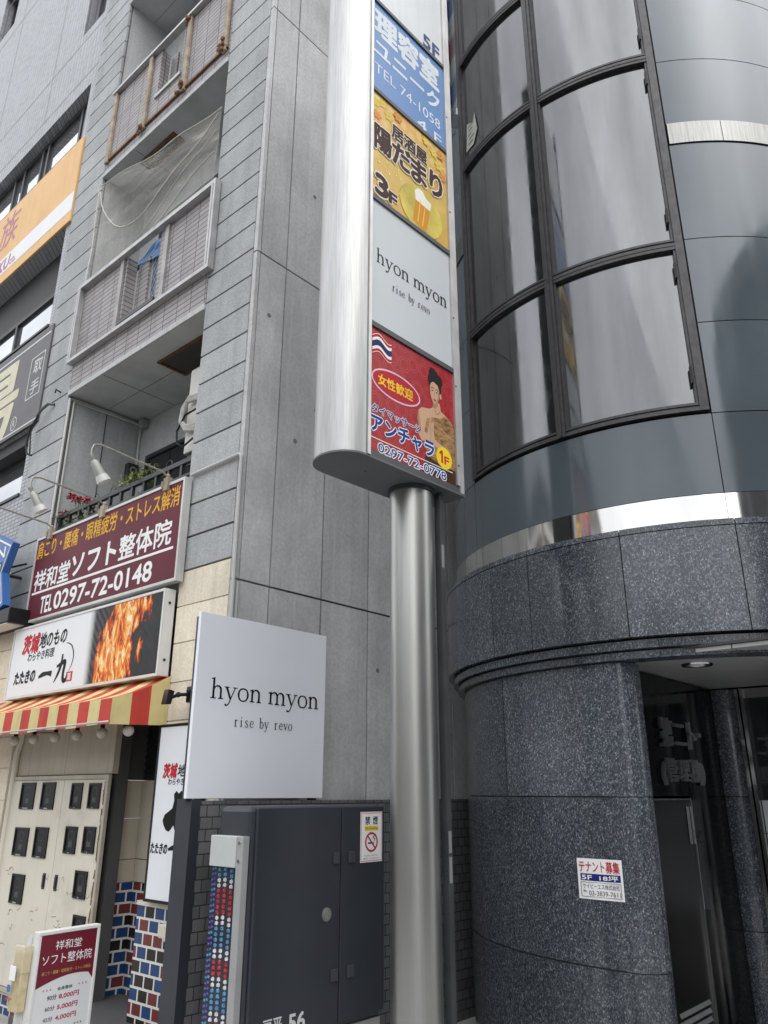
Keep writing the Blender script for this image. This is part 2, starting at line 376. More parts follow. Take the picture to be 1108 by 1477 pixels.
# serif lettering drawn stroke by stroke (x height = 1)
def glyph(ch, W):
    k = W; t = .032
    if ch == 'h': return 1.03, [([(.22, 0), (.22, 1.58)], k), ([(.03, .03), (.42, .03)], t), ([(.04, 1.5), (.14, 1.53), (.29, 1.6)], [.02, .035, .03]), ([(.24, .7), (.38, .93), (.58, .98), (.74, .82), (.77, .55), (.77, 0)], [.02, .035, .06, k, k, k]), ([(.58, .03), (.97, .03)], t)]
    if ch in 'nr' or ch == 'm':
        s = [([(.22, 0), (.22, .95)], k), ([(.03, .03), (.42, .03)], t), ([(.04, .9), (.14, .93), (.29, 1.0)], [.02, .035, .03])]
        if ch == 'r': return .74, s[:1] + [([(.03, .03), (.5, .03)], t)] + s[2:] + [([(.24, .62), (.36, .88), (.52, .97), (.64, .9)], [.02, .03, .05, .08])]
        for j in range(2 if ch == 'm' else 1):
            d = .54 * j; s += [([(.24 + d, .7), (.37 + d, .93), (.56 + d, .98), (.74 + d, .82), (.77 + d, .55), (.77 + d, 0)], [.02, .035, .06, k, k, k]), ([(.59 + d, .03), (.96 + d, .03)], t)]
        return (1.55 if ch == 'm' else 1.03), s
    if ch == 'y': return .98, [([(.17, .97), (.5, .05)], [k, k * .9]), ([(.83, .97), (.5, .05), (.38, -.3), (.22, -.45), (.08, -.38)], [.03, .035, .04, .045, .085]), ([(0, .97), (.38, .97)], t), ([(.66, .97), (1, .97)], t)]
    if ch == 'v': return .98, [([(.17, .97), (.5, .03)], [k, k]), ([(.83, .97), (.5, .03)], [.03, .04]), ([(0, .97), (.38, .97)], t), ([(.66, .97), (1, .97)], t)]
    if ch == 'i': return .55, [([(.25, 0), (.25, .95)], k), ([(.04, .03), (.47, .03)], t), ([(.06, .9), (.16, .93), (.32, 1.0)], [.02, .035, .03]), ([(.24, 1.28), (.24, 1.44)], .085)]
    if ch == 's': return .85, [([(.68, .74), (.6, .93), (.4, .98), (.2, .84), (.26, .63), (.5, .47), (.7, .3), (.64, .08), (.4, .0), (.18, .07), (.12, .28)], [.03, .03, .04, .06, .07, .075, .07, .055, .04, .03, .03])]
    if ch == 'e': return .9, [([(.16, .53), (.8, .53)], .03), ([(.8, .53), (.74, .85), (.5, .98), (.24, .82), (.14, .48), (.26, .14), (.52, .02), (.82, .2)], [.05, .06, .035, .06, k, .065, .045, .02])]
    if ch == 'b': return 1.0, [([(.22, .05), (.22, 1.58)], k), ([(.04, 1.5), (.14, 1.53), (.29, 1.6)], [.02, .035, .03]), ([(.24, .75), (.48, .98), (.74, .84), (.84, .48), (.72, .12), (.46, .0), (.24, .12)], [.02, .035, .06, k, .06, .035, .02])]
    if ch == 'o': return 1.0, [([(.5, 1.0), (.24, .88), (.13, .5), (.24, .12), (.5, 0), (.76, .12), (.87, .5), (.76, .88), (.5, 1.0)], [.03, .055, k, .055, .03, .055, k, .055, .03])]
    return .5, []
def serif(mb, P, text, a0, a1, base, xh, h, W=.075, mono=0):
    adv = 0; it = []
    for ch in text:
        wd, st = glyph(ch, W)
        if mono: it.append((adv + (mono - wd) / 2, st)); adv += mono
        else: it.append((adv, st)); adv += wd
    sx = (a1 - a0) / adv
    for x, st in it:
        for pts, ws in st:
            kx = (sx + xh) * .5; w2 = [max(q, .042) * kx for q in ws] if isinstance(ws, list) else max(ws, .036) * kx
            mb.stroke(P, [(a0 + (x + px) * sx, base + py * xh) for px, py in pts], w2, h)

# ------------------------------------------------------------------ ground
asphalt = stone_mat('asphalt', (.05, .05, .052), .3, .1, 90)
paving = brick_mat('paving', [(.15, .145, .14), (.20, .195, .19)], (.07, .07, .07), .3, .3, .004, 0, .8)
MB().add([(-300, -300, -.30), (300, -300, -.30), (300, 300, -.30), (-300, 300, -.30)], [(0, 1, 2, 3)]).build('road', asphalt, kind='structure')
MB().box(-40, 7, -1.6, 14, -.29, -.15).build('pavement', mat('pavement_stone', (.36, .355, .345), .8, var=.15, vs=8, bmp=.2), kind='structure')

# ------------------------------------------------------------------ round corner tower
TC = (-2.541, 7.057)
tower = thing('corner_building', 'round blue-grey corner building with curved tinted windows above a dark granite base', 'building', (TC[0], TC[1], -.15))
MB().arc(TC, 1.2, 2.0, -180, 180, 3.4, 16, 3).build('backing', joint, tower)
rows = [3.60, 4.215, 4.97, 5.73, 6.68, 6.90, 7.60, 8.37, 9.13, 9.9, 10.8, 11.02, 12, 13, 14, 15, 16]
cols = [-180, -120, -75, -30, 30, 75, 120, 180]
pm = MB()
for i in range(len(rows) - 1):
    z0, z1 = rows[i], rows[i + 1]
    for j in range(len(cols) - 1):
        a0, a1 = cols[j], cols[j + 1]
        if a0 == -30 and z0 >= 4.2: continue
        if (z0, z1) in ((6.68, 6.90), (10.8, 11.02)): continue
        g = .004; da = .1
        pm.arc(TC, 2.03, 2.06, a0 + da, a1 - da, z0 + g, z1 - g, 1.5)
pm.build('cladding', cladding, tower, smooth=True)
for sg in (1, -1):
    bm_ = MB()
    for k in range(11): bm_.arc(TC, 2.03, 2.072, *sorted((sg * (30.2 + k * 12), sg * (30.2 + (k + 1) * 12 - .15))), 6.683, 6.897, 1.5)
    bm_.build('steel_band', steel_mat('band_steel', (.21, .21, .20), .3, .3), tower, smooth=True)
bm_ = MB()
for k in range(12): bm_.arc(TC, 2.0, 2.068, -180 + k * 30 + .05, -180 + (k + 1) * 30 - .05, 3.385, 3.596, 1)
bm_.build('steel_band', mirror, tower, smooth=True)
# windows
zs = [4.235, 5.67, 7.65, 9.08, 11.05, 12.5]
fm = MB()
for (a0, a1) in ((-29.6, -27.9), (27.9, 29.6)): MB().arc(TC, 1.98, 2.085, a0, a1, 4.235, 12.5, .8).build('mullion', wframe, tower)
fm.arc(TC, 1.98, 2.09, -.95, .95, 4.235, 12.5, .6)
fm.arc(TC, 1.98, 2.10, -.18, .18, 4.24, 12.49, .6)
fm.build('mullion', wframe, tower)
for (a0, a1) in ((-27.9, -.95), (.95, 27.9)):
    for i in range(len(zs) - 1):
        z0, z1 = zs[i], zs[i + 1]
        if i == 0: z0 += .0
        f = MB()
        f.arc(TC, 1.98, 2.082, a0, a1, z0, z0 + .028, 1.2); f.arc(TC, 1.98, 2.066, a0, a1, z0 + .028, z0 + .046, 1.2); f.arc(TC, 1.98, 2.076, a0, a1, z0 + .046, z0 + .066, 1.2)
        f.arc(TC, 1.98, 2.078, a0, a1, z1 - .03, z1 - .002, 1.2)
        da = .5
        for b0 in (a0, a1 - da): f.arc(TC, 1.98, 2.07, b0, b0 + da, z0 + .066, z1 - .03, .5)
        W_ = f.build('window', wframe, tower)
        MB().arc(TC, 2.02, 2.04, a0 + da, a1 - da, z0 + .066, z1 - .03, 1).build('pane', towerglass, W_, smooth=True)
        if a0 > 0:
            for zh in (z0 + .22, z1 - .3): MB().arc(TC, 2.06, 2.095, a1 - .9, a1 - .45, zh, zh + .14, .5).build('hinge', blackm, W_)
# granite belt and mouldings
GR = 2.16
seams = [-180, -141, -102, -64.5, -42, -30.9, -20.35, -9.3, 10.45, 30.3, 52, 75, 110, 145, 180]
gb = MB()
for a0, a1 in zip(seams[:-1], seams[1:]):
    if a0 in (-42, -20.35) and False: pass
    gb.arc(TC, 1.9, GR, a0 + .10, a1 - .10, 2.63, 3.335, 1); gb.arc(TC, 1.9, GR + .003, a0 + .10, a1 - .10, 3.341, 3.381, 1)
gb.build('granite_belt', granite, tower, smooth=True)
MB().arc(TC, 1.8, GR - .02, -180, 180, 2.64, 3.37, 3).build('belt_backing', joint, tower)
mm = MB(); 
for k in range(24):
    a0 = -180 + k * 15; mm.arc(TC, 1.9, 2.115, a0 + .04, a0 + 14.96, 2.56, 2.615, 1); mm.arc(TC, 1.9, 2.075, a0 + .04, a0 + 14.96, 2.50, 2.548, 1)
mm.build('moulding', granite, tower, smooth=True)
MB().arc(TC, 1.85, 2.05, -180, 180, 2.545, 2.635, 3).build('moulding_backing', joint, tower)
DR = 2.022
dm = MB(); dse = [-180, -135, -90, -56, -23.3, 4.9]; dz = [-.15, .625, 1.63, 2.497]
for a0, a1 in zip(dse[:-1], dse[1:]):
    for z0, z1 in zip(dz[:-1], dz[1:]): dm.arc(TC, DR - .06, DR, a0 + .19, a1 - .19, z0 + .005, z1 - .005, 1)
dm.build('granite_drum', granite, tower, smooth=True)
MB().arc(TC, DR - .2, DR - .012, -180, 4.6, -.15, 2.5, 2).build('drum_backing', joint, tower)
jm = MB(); jc = (-2.40, 5.20)
for z0, z1 in zip(dz[:-1], dz[1:]): jm.arc(jc, .05, .165, -20, 100, z0 + .003, z1 - .003, 5)
jm.build('rounded_jamb', granite, tower, smooth=True)
MB().arc(jc, .02, .155, -20, 100, -.15, 2.5, 6).build('jamb_backing', joint, tower)
# entrance recess
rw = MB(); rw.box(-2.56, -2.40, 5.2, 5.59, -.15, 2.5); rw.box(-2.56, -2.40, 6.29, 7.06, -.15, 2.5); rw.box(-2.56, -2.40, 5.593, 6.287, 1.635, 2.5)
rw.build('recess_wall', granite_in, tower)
c2 = MB(); jc2 = (-2.36, 7.24)
for z0, z1 in ((-.15, .625), (.631, 1.625), (1.631, 2.5)): c2.cyl(jc2[0], jc2[1], z0, z1, .165, 40)
c2.build('round_column', granite, tower, smooth=True)
sf = MB()
for (x0, x1) in ((-2.55, -1.574), (-1.566, -.8), (-.792, .2)):
    for (y0, y1) in ((4.5, 5.3), (5.308, 6.266), (6.274, 7.12)): 
        if y0 == 4.5 and x0 > -1: pass
        sf.box(x0, x1, max(y0, 5.12), y1, 2.515, 2.54)
so_ = sf.build('entrance_ceiling', mat('ceiling_panel', (.42, .42, .42), .35, .2, .05), tower)
MB().box(-2.6, .2, 5.1, 7.2, 2.543, 2.56).build('ceiling_backing', joint, tower)
gw = MB(); gw.box(-2.225, -2.195, 7.12, 7.2, -.15, 2.5); gw.box(-2.175, -2.145, 7.10, 7.2, -.15, 2.5); gw.box(-1.95, -1.92, 7.14, 7.2, -.15, 2.42); gw.box(-2.145, .6, 7.12, 7.2, 2.42, 2.5); gw.box(-.9, -.86, 7.12, 7.2, -.15, 2.42)
gf = gw.build('storefront_frame', chrome, tower)
gl = MB().box(-2.145, -.9, 7.16, 7.17, -.15, 2.42).build('storefront_glass', mat('storefront_pane', (.022, .024, .026), .03, 0, spec=.7), tower)
P = front(7.155)
fl = MB(); fl.plate(P, -2.14, -.95, .75, 1.60, 0, .002); fo = fl.build('window_film', mat('window_film', (.50, .52, .55), .5, var=.02), tower)
ft = MB(); serif(ft, P, 'hyon myon', -2.40 + .16, -1.35, 1.29, .062, .004); ft.build('lettering', black, fo)
MB().box(-2.14, .6, 8.9, 9.0, -.15, 2.42).build('shop_interior', mat('shop_back', (.10, .10, .10), .8), tower)
# hidden rear of the ground floor
MB().arc(TC, 1.9, DR - .02, 62, 180, -.15, 2.5, 2).build('rear_drum', granite, tower, smooth=True)
# service door
dr = MB(); dr.box(-2.45, -2.41, 5.60, 6.275, .0, 1.605)
door = dr.build('door', mat('dark_door', (.012, .012, .013), .3, .3, .1), tower)
tr = MB(); tr.box(-2.44, -2.392, 6.277, 6.287, -.15, 1.632); tr.box(-2.44, -2.396, 5.60, 6.275, 1.607, 1.617); tr.build('door_edge', chrome, door)
hn = MB(); hn.box(-2.41, -2.375, 6.21, 6.235, 1.30, 1.56); hn.box(-2.41, -2.395, 6.19, 6.255, 1.30, 1.56); hn.build('handle', chrome, door, bevel=.004)
lv = MB()
for k in range(5): lv.add([(-2.408, 5.66, .10 + k * .05), (-2.408, 6.2, .10 + k * .05), (-2.395, 6.2, .075 + k * .05), (-2.395, 5.66, .075 + k * .05)], [(0, 1, 2, 3)])
lv.build('louvre', steel_trim, door)
P = side(-2.40)
lt = MB()
for j, (tx, a0, a1, b0, b1) in enumerate((('第二', 5.80, 6.28, 1.98, 2.19), ('ト', 6.36, 6.50, 1.98, 2.18), ('一', 6.53, 6.60, 2.08, 2.11), ('(管理棟)', 5.78, 6.58, 1.71, 1.90))):
    for q in range(4): lt.text(P, tx, a0, a1, b0, b1, .006 + q * .009, .015)
so1 = lt.build('steel_lettering', letter_steel)
tag(so1, 'raised polished steel characters on the black entrance wall above the dark door', 'sign')
# downlight
dl = thing('downlight', 'round recessed downlight in the entrance ceiling of the corner building', 'light', (-1.975, 5.62, 2.515))
rg = MB(); n = 32
vs = []
for i in range(n):
    t = 2 * math.pi * i / n; c_, s_ = math.cos(t), math.sin(t)
    for r_, z_ in ((.108, 2.513), (.104, 2.503), (.085, 2.503), (.065, 2.5135)): vs.append((-1.975 + r_ * c_, 5.62 + r_ * s_, z_))
rg.add(vs, [(4 * i + k, 4 * i + k + 1, 4 * ((i + 1) % n) + k + 1, 4 * ((i + 1) % n) + k) for i in range(n) for k in range(3)])
rg.build('ring', chrome, dl, smooth=True)
MB().ball((-1.975, 5.62, 2.512), .055, 14, .35).build('lens', mat('lamp_lens', (.7, .7, .68), .15), dl, smooth=True)
# tenant notice stuck on the drum
a_ = R(-.75); ctr = Vector((TC[0] + (DR + .004) * math.sin(a_), TC[1] - (DR + .004) * math.cos(a_), 0)); P = Plane(ctr, (math.cos(a_), math.sin(a_), 0), (math.sin(a_), -math.cos(a_), 0))
nt_ = thing('tenant_notice', 'small white tenant-wanted notice with red heading stuck on the granite drum', 'notice', P.P(0, 1.01))
def curved(mb, a0, a1, b0, b1, h, n=8):
    for i in range(n):
        x0 = a0 + (a1 - a0) * i / n; x1 = a0 + (a1 - a0) * (i + 1) / n
        f = lambda x: h - x * x / (2 * DR) 
        mb.add([P.P(x0, b0, f(x0)), P.P(x1, b0, f(x1)), P.P(x1, b1, f(x1)), P.P(x0, b1, f(x0))], [(0, 1, 2, 3)])
m_ = MB(); curved(m_, -.158, .158, 1.012, 1.252, .002); m_.build('sheet', white, nt_)
m_ = MB(); curved(m_, -.138, .143, 1.120, 1.162, .003); m_.build('band', mat('navy_print', (.02, .025, .17), .5), nt_)
m_ = MB(); m_.text(P, 'テナント募集', -.142, .142, 1.170, 1.238, .0026, .02); m_.build('heading', red_p, nt_)
m_ = MB(); m_.text(P, '5F', -.125, -.055, 1.127, 1.153, .0042, .02); m_.text(P, '18坪', .0, .128, 1.125, 1.155, .0042, .02); m_.build('size_lettering', white, nt_)
m_ = MB(); m_.text(P, 'ケイビーエス株式会社', -.122, .134, 1.074, 1.104, .0028, .004); m_.text(P, '℡ 03-3839-7611', -.122, .138, 1.035, 1.064, .0028, .004)
m_.frame(P, -.138, .143, 1.026, 1.112, .002, .0, .0024); m_.build('contact_lettering', grey_print, nt_)
# torn paper in the window
pp = MB()
pa = [(-26.0, 8.20), (-22.4, 8.12), (-21.9, 8.22), (-20.8, 7.98), (-22.9, 7.84), (-27.0, 7.86)]
pp.add([(TC[0] + 2.05 * math.sin(R(a)), TC[1] - 2.05 * math.cos(R(a)), z) for a, z in pa] + [(TC[0] + 2.05 * math.sin(R(-24)), TC[1] - 2.05 * math.cos(R(-24)), 7.98)], [(i, (i + 1) % 6, 6) for i in range(6)])
for k in range(5):
    z = 8.12 - k * .055
    pp.mi = 1; pp.arc(TC, 2.0502, 2.0512, -25.6 + (k % 2) * .5, -22.6 - (k % 3) * .6, z, z + .022, 1); pp.mi = 0
tag(pp.build('torn_paper', [mat('old_paper', (.42, .42, .38), .8, var=.15, vs=9), mat('faded_ink', (.16, .16, .16), .8)]), 'torn faded paper notice stuck inside an upper curved window', 'paper')
# barber pole on the tower flank
ba = R(-37); bx, by = TC[0] + 2.13 * math.sin(ba), TC[1] - 2.13 * math.cos(ba)
bp = thing('barber_pole', 'barber pole with red, white and blue stripes on the side of the corner building', 'barber pole', (bx, by, 8.15))
def barber_mat():
    m, N, L, b = nodes('barber_stripes'); tcn = N.new('ShaderNodeTexCoord'); s = N.new('ShaderNodeSeparateXYZ'); L.new(tcn.outputs['Object'], s.inputs[0])
    at = math_(N, L, 'ARCTAN2', s.outputs[1], s.outputs[0]); v = math_(N, L, 'ADD', math_(N, L, 'DIVIDE', at, 2 * math.pi), math_(N, L, 'MULTIPLY', s.outputs[2], .75))
    fr = math_(N, L, 'FRACT', v)
    L.new(ramp(N, L, fr, [(0, (.30, .03, .035)), (.25, (.62, .62, .62)), (.5, (.035, .09, .30)), (.75, (.62, .62, .62))], 'CONSTANT'), b.inputs['Base Color']); b.inputs['Roughness'].default_value = .25
    return m
MB().cyl(bx, by, 8.75, 11.5, .085, 32).build('drum', barber_mat(), bp, smooth=True)
q = MB(); q.cyl(bx, by, 8.66, 8.75, .10, 32); q.cyl(bx, by, 11.5, 11.6, .10, 32); q.build('cap', chrome, bp, smooth=True)

# ------------------------------------------------------------------ pylon sign
th = R(2.1); tv = Vector((math.sin(th), math.cos(th), 0)); nv = Vector((math.cos(th), -math.sin(th), 0))
class Scaled(Plane):      # pylon drawn at 10:9, brought to its real size here
    def P(s, a, b, h=0): return s.o + s.u * (a * .9) + s.v * (1.65 + (b - 1.65) * .9) + s.n * (h * .9)
FP = Scaled((-2.925, 3.627, 0), tv, nv)
def fp(s_, w_, z): return FP.P(s_, z, w_)
ZB, ZT = 3.815, 9.9
gq_ = FP.P(.215, 1.65, -.22); py_ = thing('pylon_sign', 'tall brushed steel pylon sign with stacked tenant panels on a round steel pole', 'sign', (gq_.x, gq_.y, -.15))
cx_, cy_ = (FP.P(.215, 0, -.22)).x, (FP.P(.215, 0, -.22)).y
ZP = FP.P(0, ZB, 0).z; MB().cyl(cx_, cy_, -.15, ZP - .02, .147, 64).build('pole', polesteel, py_, smooth=True)
MB().cyl(cx_, cy_, ZP - .032, ZP + .004, .160, 64).build('collar', darkmetal, py_, smooth=True)
prof = [(-.492, 0)]
for k in range(25):
    t = math.pi * k / 24; prof.append((-.50 - .20 * math.sin(t), -.22 + .22 * math.cos(t)))
prof += [(-.10, -.44)]
q = MB(); q.add([fp(a, b, z) for z in (ZB + .012, ZT) for a, b in prof], [(i, i + 1, len(prof) + i + 1, len(prof) + i) for i in range(len(prof) - 1)])
q.build('rounded_nose', brushed, py_, smooth=True)
q = MB(); q.add([fp(a, b, z) for z in (ZB + .012, ZT) for a, b in ((-.10, -.44), (.585, -.44), (.585, -.01))], [(0, 1, 4, 3), (1, 2, 5, 4)]); q.build('back_shell', brushed, py_)
bot = [(-.492, .004)] + [(-.50 - .205 * math.sin(math.pi * k / 24), -.22 + .224 * math.cos(math.pi * k / 24)) for k in range(25)] + [(.60, -.444), (.60, .004)]
q = MB(); nb = len(bot)
q.add([fp(a, b, z) for z in (ZB - .002, ZB + .012) for a, b in bot], [tuple(range(nb)), tuple(range(nb, 2 * nb))[::-1]] + [(i, (i + 1) % nb, nb + (i + 1) % nb, nb + i) for i in range(nb)])
bp_ = q.build('bottom_plate', mat('grey_underside', (.115, .118, .122), .5, .2, .1, 3), py_)
q = MB(); q.tube([fp(-.30, -.20, ZB - .0035), fp(-.30, -.20, ZB - .0025)], .008, 12); q.build('drain_hole', blackm, bp_)
q = MB(); q.plate(FP, -.49, -.462, ZB + .013, ZT, -.06, .012); q.plate(FP, -.462, -.455, ZB + .07, ZT, -.06, .004)
q.plate(FP, .498, .53, ZB + .07, ZT, -.06, .012); q.plate(FP, .536, .585, ZB + .013, ZT, -.06, .008); q.plate(FP, .53, .536, ZB + .013, ZT, -.06, -.004)
q.build('frame', mat('frame_aluminium', (.52, .51, .50), .38, .7, .12, 6, .3), py_)
dch = mat('dark_channel', (.075, .075, .078), .45, .3, .1); MB().plate(FP, -.455, .53, ZB + .013, ZB + .058, -.06, .003).build('bottom_channel', dch, py_)
divs = [4.892, 6.058, 7.185, 8.235]
for z in divs: MB().plate(FP, -.455, .498, z - .022, z + .012, -.06, .007).plate(FP, -.455, .498, z + .013, z + .024, -.06, .002).build('divider', dch, py_)
q = MB()
for z in (4.05, 4.75, 5.4, 6.5, 7.6): q.tube([fp(.515, .011, z), fp(.515, .015, z)], .008, 8)
q.build('screws', darkmetal, py_)
zb = [ZB + .066] + divs; zt = [d - .022 for d in divs] + [9.5]; zb = [ZB + .066] + [d + .024 for d in divs]
def panel(i, m): return MB().plate(FP, -.455, .498, zb[i], zt[i], -.03, -.008).build('tenant_panel', m, py_)
H = -.0065
# --- red panel
def redmat():
    m, N, L, b = nodes('red_panel'); s = N.new('ShaderNodeSeparateXYZ'); L.new(pos(N), s.inputs[0]); c = N.new('ShaderNodeCombineXYZ'); L.new(s.outputs[1], c.inputs[0]); L.new(s.outputs[2], c.inputs[1])
    v = N.new('ShaderNodeTexVoronoi'); v.inputs['Scale'].default_value = 8; v.inputs['Randomness'].default_value = .45; v.voronoi_dimensions = '2D'; L.new(c.outputs[0], v.inputs['Vector'])
    r_ = ramp(N, L, v.outputs['Distance'], [(.0, 0), (.28, 0), (.31, 1), (.34, 0), (.42, 0), (.45, .9), (.48, 0)])
    L.new(mixc(N, L, r_, (.33, .010, .020), (.46, .07, .05)), b.inputs['Base Color']); b.inputs['Roughness'].default_value = .3; b.inputs['Specular IOR Level'].default_value = .22
    return m
rp = panel(0, redmat())
q = MB()   # flag
def wave(b0, b1, h, m):
    q.mi = m; n = 12; a0, a1 = -.437, -.232
    f = lambda t: .022 * math.sin(t * 2 * math.pi - .6) 
    pts = [(a0 + (a1 - a0) * i / n, b0 + f(i / n)) for i in range(n + 1)]; pt2 = [(a0 + (a1 - a0) * i / n, b1 + f(i / n)) for i in range(n + 1)]
    q.add([FP.P(a, b, H + h) for a, b in pts + pt2], [(i, i + 1, n + 2 + i, n + 1 + i) for i in range(n)])
wave(4.660, 4.815, .0005, 0); wave(4.666, 4.688, .001, 1); wave(4.787, 4.809, .001, 1); wave(4.713, 4.762, .001, 2)
q.build('flag_print', [white, red_p, mat('flag_navy', (.02, .03, .10), .5)], rp)
q = MB(); q.ring(FP, -.178, 4.462, .266, .118, .252, .104, H + .001); q.build('oval_outline', mat('pink_print', (.75, .45, .55), .5), rp)
q = MB(); q.disc(FP, -.178, 4.462, .250, .102, H + .0006, 40); q.build('oval', mat('oval_red', (.40, .018, .03), .4), rp)
q = MB(); q.text(FP, '女性歓迎', -.375, .0, 4.418, 4.507, H + .0016, .03); q.build('lettering', mat('yellow_letters', (.85, .52, .03), .5), rp)
q = MB(); q.text(FP, 'タイマッサージ', -.437, .09, 4.176, 4.243, H + .0012, .085); q.text(FP, 'アンチャラ', -.443, .238, 4.026, 4.153, H + .0012, .09); q.text(FP, '0297-72-0778', -.372, .377, 3.886, 3.953, H + .0012, .08)
q.plate(FP, -.45, .46, 3.975, 3.981, H, H + .001); q.build('lettering_outline', white, rp)
q = MB(); q.text(FP, 'タイマッサージ', -.437, .09, 4.176, 4.243, H + .0022, .025); q.text(FP, 'アンチャラ', -.443, .238, 4.026, 4.153, H + .0022, .035); q.text(FP, '0297-72-0778', -.372, .377, 3.886, 3.953, H + .0022, .01); q.build('lettering', blue_p, rp)
# portrait print (flat printed picture)
skin = mat('skin_print', (.55, .34, .22), .5, var=.05); skin2 = mat('skin_print_shade', (.40, .22, .13), .5); gold = None
def goldmat():
    m, N, L, b = nodes('gold_cloth_print'); s = N.new('ShaderNodeSeparateXYZ'); L.new(pos(N), s.inputs[0])
    nv_ = noise(N, L, mapping(N, L, pos(N), (1, .45, 1), rot=(.6, 0, 0)), 42, 5, .7)
    L.new(ramp(N, L, nv_, [(.35, (.13, .06, .02)), (.5, (.30, .17, .065)), (.68, (.48, .32, .15))]), b.inputs['Base Color']); b.inputs['Roughness'].default_value = .5
    return m
q = MB()
mats_ = [mat('hair_print', (.012, .010, .012), .5), skin, goldmat(), skin2, mat('lip_print', (.35, .03, .04), .5), mat('dark_cloth_print', (.05, .02, .012), .5)]
q.mi = 5; q.poly(FP, [(.10, ZB + .07), (.497, ZB + .07), (.497, 4.05), (.30, 4.10), (.15, 4.05)], H + .0004)
q.mi = 1; q.poly(FP, [(.075, 4.20), (.05, 4.30), (.06, 4.37), (.10, 4.41), (.20, 4.435), (.235, 4.46), (.24, 4.52), (.32, 4.52), (.335, 4.46), (.42, 4.43), (.475, 4.39), (.497, 4.30), (.497, 4.20), (.20, 4.14)], H + .0008)
q.mi = 2; q.poly(FP, [(.12, 4.10), (.13, 4.22), (.16, 4.335), (.23, 4.372), (.33, 4.395), (.385, 4.435), (.43, 4.428), (.475, 4.39), (.497, 4.33), (.497, 4.0), (.30, 4.0), (.2, 4.02)], H + .0012)
q.mi = 3; q.stroke(FP, [(.16, 4.335), (.30, 4.31), (.497, 4.26)], .006, H + .0016); q.stroke(FP, [(.255, 4.45), (.285, 4.415), (.325, 4.452)], .006, H + .0016); q.stroke(FP, [(.17, 4.30), (.30, 4.27), (.497, 4.215)], .004, H + .0016)
q.mi = 0; q.disc(FP, .272, 4.655, .075, .085, H + .0010); q.disc(FP, .255, 4.755, .058, .048, H + .0011); q.disc(FP, .32, 4.72, .045, .05, H + .00115); q.disc(FP, .225, 4.70, .04, .05, H + .00118)
q.mi = 1; q.poly(FP, [(.205, 4.64), (.21, 4.565), (.235, 4.505), (.262, 4.488), (.292, 4.51), (.318, 4.565), (.322, 4.63), (.30, 4.675), (.25, 4.69), (.22, 4.67)], H + .0016); q.disc(FP, .335, 4.588, .012, .024, H + .0015)
q.mi = 0
for ex in (.235, .288): q.disc(FP, ex, 4.607, .012, .005, H + .002, 12); q.stroke(FP, [(ex - .017, 4.624), (ex, 4.634), (ex + .018, 4.626)], .0025, H + .002)
q.mi = 3; q.stroke(FP, [(.262, 4.60), (.253, 4.563), (.266, 4.558)], .003, H + .002); q.stroke(FP, [(.222, 4.53), (.262, 4.492), (.30, 4.52)], .003, H + .0019)
q.mi = 4; q.disc(FP, .262, 4.532, .02, .008, H + .0021, 14)
q.mi = 3; q.poly(FP, [(.292, 4.51), (.318, 4.565), (.322, 4.63), (.308, 4.645), (.302, 4.58), (.285, 4.53), (.262, 4.492)], H + .0018); q.poly(FP, [(.05, 4.30), (.06, 4.37), (.072, 4.385), (.075, 4.31), (.095, 4.235), (.075, 4.20)], H + .0011); q.poly(FP, [(.235, 4.47), (.24, 4.51), (.30, 4.505), (.285, 4.47), (.255, 4.455)], H + .0014)
q.mi = 0; q.disc(FP, .245, 4.785, .035, .028, H + .0012)
# praying hands
q.mi = 1; q.poly(FP, [(.168, 4.15), (.165, 4.22), (.185, 4.30), (.20, 4.355), (.21, 4.35), (.215, 4.30), (.235, 4.345), (.245, 4.335), (.24, 4.26), (.25, 4.19), (.235, 4.15)], H + .002)
q.poly(FP, [(.075, 4.24), (.06, 4.17), (.10, 4.13), (.17, 4.15), (.18, 4.20)], H + .0018); q.poly(FP, [(.25, 4.19), (.23, 4.14), (.36, 4.11), (.40, 4.15)], H + .0018)
q.mi = 3; q.stroke(FP, [(.20, 4.35), (.205, 4.25), (.20, 4.16)], .0025, H + .0024); q.stroke(FP, [(.185, 4.30), (.195, 4.22)], .0015, H + .0024); q.stroke(FP, [(.236, 4.34), (.225, 4.24)], .0015, H + .0024)
q.build('portrait_print', mats_, rp)
q = MB(); q.disc(FP, .358, 4.068, .094, .090, H + .003, 40); q.build('floor_badge', mat('badge_yellow', (.80, .58, .02), .45), rp)
q = MB(); q.stroke(FP, [(.332, 4.02), (.332, 4.123)], .011, H + .0036); q.stroke(FP, [(.302, 4.093), (.336, 4.122)], .009, H + .0037); q.text(FP, 'F', .36, .415, 4.02, 4.085, H + .0036, .03); q.build('floor_lettering', red_p, rp)
# --- white panel
wp_ = panel(1, whitepanel)
q = MB(); serif(q, FP, 'hyon myon', -.40, .455, 5.468, .082, H, .085); serif(q, FP, 'rise by revo', -.225, .225, 5.293, .046, H, .085, 1.05); q.build('lettering', black, wp_)
